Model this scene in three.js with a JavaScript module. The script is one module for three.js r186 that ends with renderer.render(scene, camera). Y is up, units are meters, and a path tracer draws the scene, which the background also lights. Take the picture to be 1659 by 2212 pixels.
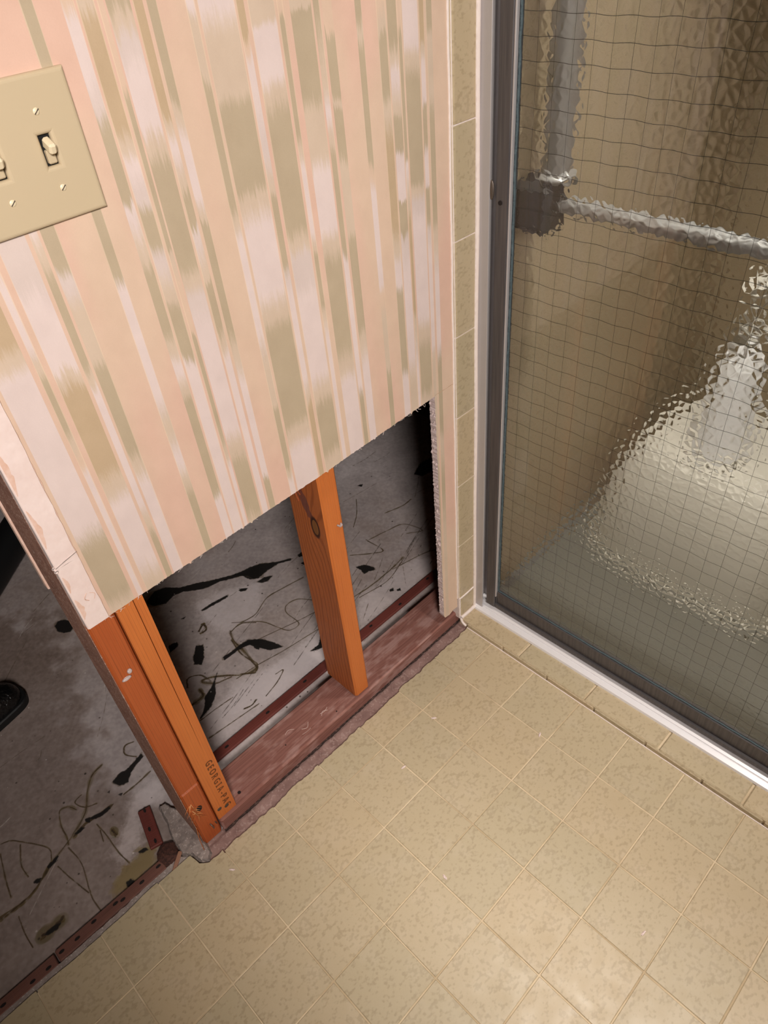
import * as THREE from 'three';
import { mergeGeometries } from 'three/addons/utils/BufferGeometryUtils.js';
import { FontLoader } from 'three/addons/loaders/FontLoader.js';

// ---------------------------------------------------------------- camera, exposure
const scene = new THREE.Scene();
scene.background = new THREE.Color(0x000000);
const camera = new THREE.PerspectiveCamera(2 * Math.atan(1106 / 1568.63) * 180 / Math.PI, 1659 / 2212, 0.02, 30);
camera.position.set(-0.7795, 1.2555, 0.5876);
camera.up.set(0.514027, 0.743015, -0.428608);
camera.lookAt(-0.7795 + 0.491842, 1.2555 - 0.664681, 0.5876 - 0.562398);
const renderer = new THREE.WebGLRenderer({ antialias: true });
renderer.toneMapping = THREE.LinearToneMapping;
renderer.toneMappingExposure = 1.0;
renderer.shadowMap.enabled = true;

// added lamps, none in view (their fittings are built further down): a recessed downlight in front of the shower, one inside it, and a hooded wall lamp behind the camera
const ADDED_LAMPS = {
  down: { at: [-0.06, 2.36, 0.95], to: [-0.04, 0, 0.95], power: 12, angle: 0.57, penumbra: 1, color: [1, 0.945, 0.88] },  // added; narrow soft cone leaves the left floor dimmer
  shower: { at: [0.16, 2.36, 0.3], to: [0.32, 0, 0.26], power: 10, angle: 0.52, penumbra: 0.9, color: [1, 0.95, 0.88] },  // added to brighten what stands behind the glass
  wall: { at: [-1.2, 1.8, 1.36], to: [-0.26, 0.8, -0.09], power: 14, angle: 0.6, penumbra: 0.85, color: [1, 0.945, 0.9] },  // added; hood and cone shaped to keep light off the left floor
};
for (const k of Object.keys(ADDED_LAMPS)) {
  const d = ADDED_LAMPS[k], L = new THREE.SpotLight(new THREE.Color(...d.color), d.power, 0, d.angle, d.penumbra, 2);
  L.position.set(...d.at); L.target.position.set(...d.to); L.castShadow = true; L.shadow.radius = k === 'wall' ? 9 : 3; L.shadow.mapSize.set(1024, 1024); L.shadow.camera.near = 0.03; L.shadow.camera.far = 5; scene.add(L, L.target);
}

const GLASS_BUMP = 0.0013;
// wallpaper stripes: left and right edge in metres, then colour keys by height; floor stains in metres (x, z)
const STRIPES = [[-0.6403, -0.6084, [[1.014, "P"], [1.001, "T"], [0.957, "T"], [0.938, "B"], [0.918, "W"], [0.739, "W"], [0.696, "G"], [0.633, "G"], [0.599, "B"]]], [-0.6034, -0.5964, [[1.03, "P"], [0.996, "W"], [0.95, "W"], [0.921, "B"], [0.906, "G"], [0.856, "G"], [0.833, "B"], [0.809, "P"], [0.79, "W"], [0.621, "W"]]], [-0.5908, -0.565, [[1.054, "X"], [1.005, "X"], [0.978, "W"], [0.916, "W"], [0.9, "B"], [0.881, "T"], [0.795, "T"], [0.763, "B"], [0.735, "W"], [0.653, "W"], [0.603, "B"]]], [-0.5613, -0.5535, [[1.048, "W"], [1.015, "B"], [0.989, "G"], [0.911, "G"], [0.89, "B"], [0.873, "W"], [0.728, "W"], [0.692, "B"], [0.661, "G"], [0.594, "G"]]], [-0.5508, -0.5369, [[1.111, "G"], [1.006, "G"], [0.988, "X"], [0.955, "B"], [0.91, "B"], [0.894, "G"], [0.8, "G"], [0.775, "B"], [0.741, "W"], [0.583, "W"]]], [-0.5011, -0.4902, [[1.198, "G"], [0.979, "G"], [0.958, "W"], [0.842, "W"], [0.799, "B"], [0.752, "W"], [0.717, "B"], [0.691, "G"], [0.598, "G"]]], [-0.4684, -0.4569, [[1.194, "P"], [1.175, "W"], [1.145, "W"], [1.118, "X"], [1.095, "G"], [1.039, "G"], [1.027, "W"], [0.981, "B"], [0.962, "G"], [0.906, "G"], [0.878, "B"], [0.855, "W"], [0.825, "B"], [0.809, "G"], [0.68, "G"], [0.661, "W"], [0.563, "W"]]], [-0.4552, -0.4397, [[1.192, "B"], [1.173, "T"], [1.099, "T"], [1.08, "B"], [1.064, "W"], [1.035, "X"], [1.018, "G"], [0.995, "G"], [0.976, "X"], [0.936, "B"], [0.921, "G"], [0.871, "G"], [0.854, "W"], [0.647, "W"]]], [-0.4374, -0.4318, [[1.13, "P"], [1.115, "G"], [0.981, "G"], [0.972, "B"], [0.931, "P"], [0.888, "P"], [0.88, "G"], [0.758, "G"], [0.723, "B"], [0.7, "W"], [0.638, "W"]]], [-0.43, -0.4078, [[1.188, "G"], [1.172, "B"], [1.155, "X"], [1.127, "W"], [1.093, "W"], [1.073, "B"], [1.052, "G"], [0.961, "G"], [0.941, "B"], [0.92, "X"], [0.881, "W"], [0.756, "W"], [0.721, "B"], [0.691, "G"], [0.627, "G"], [0.593, "B"]]], [-0.4053, -0.3963, [[1.185, "T"], [1.1, "T"], [1.089, "B"], [1.069, "W"], [1.035, "B"], [1.019, "G"], [0.994, "G"], [0.984, "X"], [0.939, "B"], [0.929, "G"], [0.885, "G"], [0.862, "B"], [0.838, "W"], [0.615, "W"]]], [-0.3924, -0.3828, [[1.183, "G"], [1.109, "G"], [1.094, "B"], [1.065, "W"], [1.022, "W"], [0.999, "B"], [0.99, "G"], [0.879, "G"], [0.844, "B"], [0.793, "W"], [0.664, "W"], [0.648, "G"], [0.58, "G"]]], [-0.3549, -0.345, [[1.178, "W"], [1.164, "B"], [1.124, "B"], [1.109, "G"], [1.006, "G"], [0.987, "B"], [0.962, "W"], [0.864, "W"], [0.801, "B"], [0.754, "B"], [0.74, "G"], [0.656, "G"], [0.64, "B"], [0.623, "W"], [0.58, "W"]]], [-0.3424, -0.3025, [[1.174, "W"], [1.142, "B"], [1.1, "B"], [1.083, "G"], [1.013, "G"], [0.998, "B"], [0.964, "W"], [0.899, "W"], [0.864, "B"], [0.84, "G"], [0.718, "G"], [0.695, "B"], [0.664, "W"], [0.553, "W"]]], [-0.301, -0.2921, [[1.171, "T"], [1.145, "T"], [1.134, "P"], [1.118, "W"], [1.038, "X"], [0.996, "B"], [0.986, "G"], [0.923, "G"], [0.901, "X"], [0.877, "W"], [0.769, "W"], [0.733, "B"], [0.718, "T"], [0.598, "T"]]], [-0.2876, -0.2562, [[1.167, "B"], [1.153, "B"], [1.145, "W"], [1.106, "W"], [1.089, "B"], [1.063, "G"], [0.953, "G"], [0.931, "B"], [0.914, "X"], [0.891, "X"], [0.856, "W"], [0.764, "W"], [0.728, "B"], [0.705, "G"], [0.642, "G"], [0.617, "B"]]], [-0.2536, -0.2462, [[1.157, "P"], [1.149, "G"], [1.049, "G"], [1.026, "B"], [1.007, "W"], [0.94, "W"], [0.918, "B"], [0.907, "G"], [0.847, "G"], [0.834, "B"], [0.795, "W"], [0.678, "W"]]], [-0.2382, -0.2103, [[1.157, "B"], [1.151, "G"], [1.08, "G"], [1.057, "B"], [1.02, "B"], [0.995, "W"], [0.937, "W"], [0.915, "B"], [0.886, "G"], [0.783, "G"], [0.748, "B"], [0.719, "W"], [0.615, "W"]]], [-0.2082, -0.1998, [[1.158, "G"], [1.084, "B"], [1.057, "W"], [1.029, "B"], [1.01, "G"], [0.902, "G"], [0.884, "W"], [0.709, "W"], [0.678, "G"], [0.576, "G"]]], [-0.1963, -0.1833, [[1.132, "P"], [1.122, "G"], [1.07, "G"], [1.061, "B"], [1.052, "G"], [1.009, "G"], [0.991, "B"], [0.921, "B"], [0.903, "G"], [0.796, "G"], [0.775, "B"], [0.724, "W"], [0.62, "W"]]], [-0.1514, -0.1419, [[1.15, "G"], [1.134, "G"], [1.117, "B"], [1.1, "G"], [0.995, "G"], [0.974, "P"], [0.952, "W"], [0.839, "W"], [0.819, "P"], [0.778, "B"], [0.711, "B"], [0.696, "G"], [0.596, "G"]]], [-0.1205, -0.1065, [[1.146, "P"], [1.12, "B"], [1.109, "G"], [1.057, "G"], [1.038, "B"], [0.992, "T"], [0.908, "T"], [0.871, "B"], [0.846, "W"], [0.826, "W"], [0.806, "G"], [0.696, "G"], [0.672, "W"], [0.622, "W"]]], [-0.1045, -0.09, [[1.143, "G"], [1.105, "G"], [1.091, "B"], [1.073, "W"], [1.034, "B"], [1.024, "G"], [0.993, "G"], [0.982, "W"], [0.932, "W"], [0.926, "G"], [0.891, "G"], [0.878, "X"], [0.827, "W"], [0.712, "W"], [0.656, "B"], [0.622, "B"]]], [-0.0891, -0.0828, [[1.12, "P"], [1.112, "G"], [0.979, "G"], [0.969, "W"], [0.923, "B"], [0.893, "T"], [0.774, "T"], [0.759, "B"], [0.675, "W"]]], [-0.0805, -0.0551, [[1.139, "W"], [1.1, "W"], [1.081, "B"], [1.057, "G"], [0.947, "G"], [0.935, "B"], [0.918, "X"], [0.893, "W"], [0.759, "W"], [0.729, "B"], [0.69, "G"], [0.641, "G"], [0.615, "B"]]], [-0.0536, -0.0451, [[1.137, "T"], [1.097, "T"], [1.087, "B"], [1.068, "W"], [1.034, "W"], [1.024, "G"], [0.987, "G"], [0.97, "W"], [0.936, "W"], [0.93, "G"], [0.894, "G"], [0.875, "X"], [0.836, "W"], [0.706, "W"], [0.674, "B"], [0.523, "B"], [0.42, "G"], [0.15, "B"]]], [-0.0416, -0.0317, [[1.135, "G"], [1.113, "G"], [1.099, "B"], [1.041, "B"], [1.01, "G"], [0.89, "G"], [0.871, "B"], [0.79, "W"], [0.7, "W"], [0.659, "G"], [0.544, "G"], [0.515, "B"], [0.412, "G"], [0.297, "B"]]]];
const TAR_AND_BLOB = [[[-0.435,-0.697],[-0.406,-0.712],[-0.378,-0.703],[-0.356,-0.674],[-0.319,-0.655],[-0.294,-0.637],[-0.268,-0.622],[-0.241,-0.607],[-0.222,-0.593],[-0.204,-0.592],[-0.177,-0.589],[-0.207,-0.551],[-0.225,-0.565],[-0.23,-0.59],[-0.254,-0.602],[-0.28,-0.617],[-0.313,-0.624],[-0.335,-0.638],[-0.354,-0.656],[-0.381,-0.664],[-0.407,-0.657],[-0.429,-0.671],[-0.436,-0.687]],[[-0.261,-0.56],[-0.246,-0.546],[-0.258,-0.545]],[[-0.361,-0.573],[-0.327,-0.572],[-0.292,-0.565],[-0.295,-0.56],[-0.33,-0.564],[-0.361,-0.569]],[[-0.409,-0.587],[-0.398,-0.586],[-0.404,-0.582]],[[-0.43,-0.494],[-0.418,-0.484],[-0.435,-0.456],[-0.451,-0.442],[-0.462,-0.454],[-0.451,-0.473]],[[-0.324,-0.4],[-0.351,-0.421],[-0.378,-0.42],[-0.409,-0.422],[-0.409,-0.412],[-0.375,-0.413],[-0.346,-0.405],[-0.344,-0.384],[-0.341,-0.378]],[[-0.472,-0.542],[-0.454,-0.538],[-0.457,-0.526],[-0.48,-0.522]],[[-0.44,-0.398],[-0.458,-0.382],[-0.475,-0.355],[-0.499,-0.337],[-0.532,-0.329],[-0.508,-0.347],[-0.495,-0.366],[-0.473,-0.375]],[[-0.623,-0.799],[-0.611,-0.807],[-0.598,-0.801],[-0.59,-0.784],[-0.591,-0.763],[-0.605,-0.756],[-0.617,-0.763],[-0.625,-0.779]],[[-0.248,-0.61],[-0.224,-0.602],[-0.199,-0.597],[-0.177,-0.588],[-0.161,-0.574],[-0.141,-0.558],[-0.113,-0.543],[-0.116,-0.538],[-0.145,-0.553],[-0.175,-0.556],[-0.199,-0.553],[-0.218,-0.559],[-0.222,-0.58],[-0.244,-0.602]],[[-0.218,-0.544],[-0.197,-0.543],[-0.181,-0.532],[-0.2,-0.527],[-0.214,-0.534]],[[-0.264,-0.558],[-0.247,-0.546],[-0.255,-0.543],[-0.264,-0.55]],[[-0.093,-0.539],[-0.078,-0.539],[-0.087,-0.525],[-0.097,-0.532]],[[-0.107,-0.51],[-0.099,-0.509],[-0.105,-0.499]],[[-0.027,-0.396],[-0.009,-0.387],[0.001,-0.364],[-0.002,-0.355],[-0.016,-0.363],[-0.03,-0.364],[-0.026,-0.379]],[[0.188,-0.619],[0.203,-0.612],[0.194,-0.606]],[[-0.387,-0.419],[-0.36,-0.42],[-0.34,-0.418],[-0.32,-0.398],[-0.309,-0.372],[-0.301,-0.344],[-0.313,-0.351],[-0.327,-0.36],[-0.337,-0.381],[-0.344,-0.402],[-0.363,-0.416]],[[-0.268,-0.289],[-0.244,-0.288],[-0.221,-0.308],[-0.224,-0.299],[-0.245,-0.277],[-0.258,-0.282]],[[0.325,-0.532],[0.372,-0.552],[0.405,-0.545],[0.366,-0.504],[0.334,-0.51]],[[-0.727,-0.341],[-0.71,-0.347],[-0.695,-0.343],[-0.683,-0.346],[-0.657,-0.353],[-0.658,-0.343],[-0.676,-0.339],[-0.692,-0.332],[-0.706,-0.318],[-0.72,-0.323]],[[-0.743,-0.329],[-0.739,-0.329],[-0.742,-0.324]],[[-0.731,-0.309],[-0.724,-0.307],[-0.728,-0.303]],[[-0.791,-0.308],[-0.774,-0.303],[-0.755,-0.302],[-0.756,-0.296],[-0.775,-0.295],[-0.791,-0.302]],[[-0.799,-0.312],[-0.791,-0.31],[-0.796,-0.3],[-0.801,-0.307]],[[-0.826,-0.302],[-0.812,-0.304],[-0.807,-0.299],[-0.822,-0.297]],[[-0.918,-0.276],[-0.91,-0.278],[-0.904,-0.272],[-0.914,-0.269]],[[-0.889,-0.284],[-0.866,-0.289],[-0.87,-0.281],[-0.888,-0.279]],[[-0.943,-0.182],[-0.928,-0.184],[-0.914,-0.179],[-0.91,-0.182],[-0.922,-0.174],[-0.938,-0.177]],[[-0.804,-0.155],[-0.796,-0.155],[-0.793,-0.146],[-0.8,-0.141],[-0.807,-0.147]],[[-0.762,-0.185],[-0.75,-0.184],[-0.747,-0.176],[-0.76,-0.179]],[[-0.026,-0.283],[-0.017,-0.28],[-0.022,-0.273],[-0.029,-0.278]],[[-0.015,-0.271],[-0.007,-0.267],[-0.011,-0.261],[-0.017,-0.266]]];  // black tar marks, plus a plain dark blob at the far right
const GLUE = [[0.00401,[[-0.355,-0.469],[-0.364,-0.439],[-0.366,-0.402],[-0.37,-0.368],[-0.375,-0.344],[-0.404,-0.351],[-0.431,-0.376],[-0.459,-0.401],[-0.477,-0.404],[-0.459,-0.378],[-0.427,-0.365]]],[0.00258,[[-0.507,-0.413],[-0.492,-0.433],[-0.47,-0.42],[-0.463,-0.389]]],[0.00143,[[-0.353,-0.467],[-0.325,-0.469],[-0.298,-0.445]]],[0.00516,[[-0.402,-0.523],[-0.383,-0.535],[-0.385,-0.517],[-0.401,-0.515]]],[0.00344,[[-0.524,-0.37],[-0.495,-0.372],[-0.491,-0.39]]],[0.00229,[[0.055,-0.447],[0.055,-0.386],[0.025,-0.405],[-0.009,-0.437]]],[0.00143,[[0.06,-0.441],[0.115,-0.429],[0.158,-0.414],[0.172,-0.361],[0.138,-0.384]]],[0.00114,[[0.066,-0.505],[0.105,-0.534],[0.148,-0.58]]],[0.00143,[[0.157,-0.481],[0.211,-0.465],[0.242,-0.466]]],[0.00172,[[-0.337,-0.488],[-0.287,-0.435],[-0.273,-0.395],[-0.262,-0.369],[-0.236,-0.366],[-0.232,-0.417],[-0.219,-0.432],[-0.19,-0.427],[-0.165,-0.394]]],[0.00172,[[-0.322,-0.471],[-0.286,-0.465],[-0.234,-0.485],[-0.19,-0.48],[-0.134,-0.47]]],[0.00401,[[-0.366,-0.447],[-0.376,-0.399],[-0.37,-0.35],[-0.385,-0.336],[-0.408,-0.355]]],[0.00200,[[-0.107,-0.332],[-0.043,-0.325],[0.029,-0.327],[0.072,-0.333]]],[0.00086,[[-0.09,-0.319],[-0.008,-0.307],[0.058,-0.324]]],[0.00086,[[0.025,-0.324],[0.122,-0.3],[0.147,-0.286]]],[0.00086,[[-0.365,-0.413],[-0.296,-0.394],[-0.233,-0.376],[-0.178,-0.363]]],[0.00086,[[-0.422,-0.353],[-0.368,-0.347],[-0.308,-0.335],[-0.202,-0.32]]],[0.00114,[[-0.406,-0.271],[-0.364,-0.282],[-0.34,-0.296],[-0.358,-0.299]]],[0.00200,[[-0.802,-0.342],[-0.809,-0.358],[-0.823,-0.364],[-0.836,-0.339],[-0.84,-0.305],[-0.843,-0.292]]],[0.00172,[[-0.931,-0.387],[-0.916,-0.38],[-0.899,-0.359],[-0.871,-0.31],[-0.878,-0.289]]],[0.00143,[[-0.905,-0.359],[-0.92,-0.319],[-0.92,-0.292]]],[0.00229,[[-0.652,-0.387],[-0.67,-0.392],[-0.679,-0.376],[-0.667,-0.354]]],[0.00286,[[-0.723,-0.39],[-0.747,-0.383],[-0.769,-0.36],[-0.79,-0.328],[-0.829,-0.302],[-0.88,-0.284]]],[0.00172,[[-0.846,-0.287],[-0.843,-0.244],[-0.854,-0.195],[-0.858,-0.176],[-0.858,-0.144]]],[0.00086,[[-0.875,-0.27],[-0.868,-0.232],[-0.858,-0.188]]],[0.00573,[[-0.88,-0.284],[-0.929,-0.26],[-0.985,-0.261]]],[0.00114,[[-0.789,-0.288],[-0.787,-0.256],[-0.787,-0.211],[-0.783,-0.18]]],[0.00143,[[-0.79,-0.273],[-0.796,-0.249]]],[0.00459,[[-0.773,-0.258],[-0.774,-0.242]]],[0.00114,[[-0.96,-0.242],[-0.964,-0.208],[-0.964,-0.178]]],[0.00143,[[-0.664,-0.306],[-0.695,-0.302],[-0.725,-0.302]]],[0.00114,[[-0.534,-0.326],[-0.489,-0.324],[-0.455,-0.321]]],[0.00114,[[-0.544,-0.279],[-0.427,-0.267]]],[0.00258,[[-0.456,-0.281],[-0.44,-0.276],[-0.424,-0.28]]],[0.00143,[[-0.938,-0.37],[-0.951,-0.313],[-0.956,-0.281]]],[0.00631,[[-0.827,-0.299],[-0.799,-0.304],[-0.776,-0.3],[-0.749,-0.301]]],[0.00688,[[-0.946,-0.182],[-0.93,-0.182],[-0.91,-0.182]]],[0.00172,[[-0.781,-0.363],[-0.797,-0.358],[-0.789,-0.336],[-0.769,-0.324]]]];
const GLUE_PATCH = [[-0.818,-0.167],[-0.792,-0.181],[-0.769,-0.176],[-0.755,-0.189],[-0.74,-0.171],[-0.75,-0.151],[-0.781,-0.146],[-0.82,-0.147],[-0.828,-0.155]];
const DUST = [[[-0.096,-0.312],[-0.053,-0.314],[-0.004,-0.31],[0.048,-0.32],[0.088,-0.305],[0.118,-0.271],[0.11,-0.248],[0.04,-0.251],[-0.044,-0.251],[-0.142,-0.259]],[[-0.436,-0.351],[-0.386,-0.33],[-0.321,-0.319],[-0.207,-0.313],[-0.257,-0.252],[-0.339,-0.26],[-0.389,-0.251],[-0.482,-0.289]],[[-0.525,-0.335],[-0.452,-0.326],[-0.332,-0.317],[-0.239,-0.268],[-0.256,-0.249],[-0.404,-0.25],[-0.551,-0.253],[-0.547,-0.291]],[[-0.728,-0.269],[-0.712,-0.284],[-0.676,-0.286],[-0.663,-0.281],[-0.669,-0.242],[-0.694,-0.246],[-0.717,-0.253],[-0.754,-0.196],[-0.789,-0.186],[-0.787,-0.211]],[[-0.359,-0.602],[-0.301,-0.588],[-0.215,-0.541],[-0.287,-0.447],[-0.36,-0.475],[-0.375,-0.547]]];
// ---------------------------------------------------------------- numbers
const P = 0.1095;            // tile pitch
const ZW = -0.0925;          // wallpaper face
const ZB = -0.105;           // back of the front plasterboard, front of the studs
const CUT = 0.606;           // height of the cut
const YC = -0.013;           // concrete slab

let seed = 1;
function rnd() { seed |= 0; seed = seed + 0x6D2B79F5 | 0; let t = Math.imul(seed ^ seed >>> 15, 1 | seed); t = t + Math.imul(t ^ t >>> 7, 61 | t) ^ t; return ((t ^ t >>> 14) >>> 0) / 4294967296; }
const rr = (a, b) => a + (b - a) * rnd();
const clamp = (v, a = 0, b = 1) => Math.min(b, Math.max(a, v));
const sm = (a, b, x) => { const t = clamp((x - a) / (b - a)); return t * t * (3 - 2 * t); };
const mix = (a, b, t) => a + (b - a) * t;
const mix3 = (a, b, t) => [mix(a[0], b[0], t), mix(a[1], b[1], t), mix(a[2], b[2], t)];
function hash(x, y, s) { let h = Math.imul(x, 374761393) + Math.imul(y, 668265263) + Math.imul(s, 974634173) | 0; h = Math.imul(h ^ h >>> 13, 1274126177); return ((h ^ h >>> 16) >>> 0) / 4294967296; }
function vnoise(x, y, s, px = 0, py = 0) {
  const xi = Math.floor(x), yi = Math.floor(y), fx = x - xi, fy = y - yi, u = fx * fx * (3 - 2 * fx), v = fy * fy * (3 - 2 * fy);
  const w = (a, p) => p ? ((a % p) + p) % p : a;
  const x0 = w(xi, px), x1 = w(xi + 1, px), y0 = w(yi, py), y1 = w(yi + 1, py);
  return mix(mix(hash(x0, y0, s), hash(x1, y0, s), u), mix(hash(x0, y1, s), hash(x1, y1, s), u), v);
}
function fbm(x, y, s, n = 4, px = 0, py = 0) { let a = 0.5, t = 0, m = 0; for (let k = 0; k < n; k++) { t += a * vnoise(x, y, s + k * 17, px, py); m += a; a *= 0.5; x *= 2; y *= 2; px *= 2; py *= 2; } return t / m; }
function tex(w, h, fn, srgb = true, wrap = THREE.RepeatWrapping) {
  const d = new Uint8Array(w * h * 4);
  for (let j = 0; j < h; j++) for (let i = 0; i < w; i++) { const c = fn((i + 0.5) / w, (j + 0.5) / h, i, j), k = 4 * (j * w + i); d[k] = clamp(c[0], 0, 255); d[k + 1] = clamp(c[1], 0, 255); d[k + 2] = clamp(c[2], 0, 255); d[k + 3] = 255; }
  const t = new THREE.DataTexture(d, w, h); t.wrapS = t.wrapT = wrap; t.magFilter = THREE.LinearFilter; t.minFilter = THREE.LinearMipmapLinearFilter; t.generateMipmaps = true;
  if (srgb) t.colorSpace = THREE.SRGBColorSpace; t.needsUpdate = true; return t;
}
const grey = (w, h, fn) => tex(w, h, (u, v, i, j) => { const g = 255 * fn(u, v, i, j); return [g, g, g]; }, false);
const rep = (t, sx, sy) => { t.repeat.set(1 / sx, 1 / sy); return t; };
const mat = (o) => new THREE.MeshStandardMaterial({ roughness: 0.7, ...o });

// ---------------------------------------------------------------- shapes
function flat(tris) { const g = new THREE.BufferGeometry(); g.setAttribute('position', new THREE.Float32BufferAttribute(tris, 3)); g.computeVertexNormals(); return g; }
// box with chamfered edges, 44 triangles, uv in metres by the way each face points
function boxGeo(w, h, d, b = 0.001, uo = 0, vo = 0) {
  const H = [w / 2, h / 2, d / 2], out = []; b = Math.min(b, ...H.map(v => v * 0.9));
  const V = (s, a) => [0, 1, 2].map(k => s[k] * (k === a ? H[k] : H[k] - b));
  const tri = (p, q, r) => { const n = new THREE.Vector3().crossVectors(new THREE.Vector3(...q).sub(new THREE.Vector3(...p)), new THREE.Vector3(...r).sub(new THREE.Vector3(...p))); const c = p.map((v, k) => v + q[k] + r[k]); if (n.x * c[0] + n.y * c[1] + n.z * c[2] < 0) out.push(...p, ...r, ...q); else out.push(...p, ...q, ...r); };
  const quad = (p, q, r, s) => { tri(p, q, r); tri(p, r, s); };
  const sg = [-1, 1];
  for (let a = 0; a < 3; a++) { const e = (a + 1) % 3, f = (a + 2) % 3; for (const s of sg) { const S = (i, j) => { const t = [0, 0, 0]; t[a] = s; t[e] = i; t[f] = j; return t; }; quad(V(S(-1, -1), a), V(S(1, -1), a), V(S(1, 1), a), V(S(-1, 1), a)); } }
  for (let a = 0; a < 3; a++) { const e = (a + 1) % 3, f = (a + 2) % 3; for (const i of sg) for (const j of sg) { const S = (k) => { const t = [0, 0, 0]; t[a] = k; t[e] = i; t[f] = j; return t; }; quad(V(S(-1), e), V(S(1), e), V(S(1), f), V(S(-1), f)); } }
  for (const x of sg) for (const y of sg) for (const z of sg) tri(V([x, y, z], 0), V([x, y, z], 1), V([x, y, z], 2));
  return boxUV(flat(out), uo, vo);
}
function boxUV(g, uo = 0, vo = 0) {
  if (g.index) g = g.toNonIndexed();
  const p = g.attributes.position, n = g.attributes.normal, uv = [];
  for (let i = 0; i < p.count; i++) { const ax = Math.abs(n.getX(i)), ay = Math.abs(n.getY(i)), az = Math.abs(n.getZ(i)); const [u, v] = ax > ay && ax > az ? [p.getZ(i), p.getY(i)] : ay > az ? [p.getX(i), p.getZ(i)] : [p.getX(i), p.getY(i)]; uv.push(u + uo, v + vo); }
  g.setAttribute('uv', new THREE.Float32BufferAttribute(uv, 2)); return g;
}
// box from corner to corner, placed
function span(x0, x1, y0, y1, z0, z1, b = 0.001, uo = 0, vo = 0) { const g = boxGeo(x1 - x0, y1 - y0, z1 - z0, b, uo, vo); g.translate((x0 + x1) / 2, (y0 + y1) / 2, (z0 + z1) / 2); return g; }
function tube(pts, r, seg = 24, rad = 6, closed = false) { return new THREE.TubeGeometry(new THREE.CatmullRomCurve3(pts.map(q => new THREE.Vector3(...q))), seg, r, rad, closed); }
function lathe(pts, seg = 32) { return new THREE.LatheGeometry(pts.map(q => new THREE.Vector2(...q)), seg); }
// flat outline in x,z raised between two heights
function slabShape(pts, y0, y1, bevel = 0) {
  const s = new THREE.Shape(pts.map(([x, z]) => new THREE.Vector2(x, -z)));
  const g = new THREE.ExtrudeGeometry(s, { depth: y1 - y0 - bevel, bevelEnabled: bevel > 0, bevelThickness: bevel, bevelSize: bevel, bevelOffset: -bevel, bevelSegments: 1 });
  g.rotateX(-Math.PI / 2); g.translate(0, y0, 0); return boxUV(g);
}
function merge(list) { return mergeGeometries(list.map(g => { const q = g.index ? g.toNonIndexed() : g; for (const k of Object.keys(q.attributes)) if (!['position', 'normal', 'uv'].includes(k)) q.deleteAttribute(k); return q; })); }

// ---------------------------------------------------------------- names and labels
const taken = new Map();
function numbered(n) { const k = taken.get(n) || 0; taken.set(n, k + 1); return k ? `${n}_${String(k).padStart(3, '0')}` : n; }
function tag(o, label, category, group, kind) { o.userData.label = label; if (category) o.userData.category = category; if (group) o.userData.group = group; if (kind) o.userData.kind = kind; return o; }
function thing(name, label, category, at = [0, 0, 0], group, kind) { const o = new THREE.Group(); o.name = numbered(name); o.position.set(...at); scene.add(o); return tag(o, label, category, group, kind); }
function part(name, geo, m, parent) { const o = new THREE.Mesh(Array.isArray(geo) ? merge(geo) : geo, m); o.name = name; o.castShadow = o.receiveShadow = true; parent.add(o); return o; }
function solo(name, geo, m, label, category, group, kind) { const o = part(numbered(name), geo, m, scene); return tag(o, label, category, group, kind); }

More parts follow.
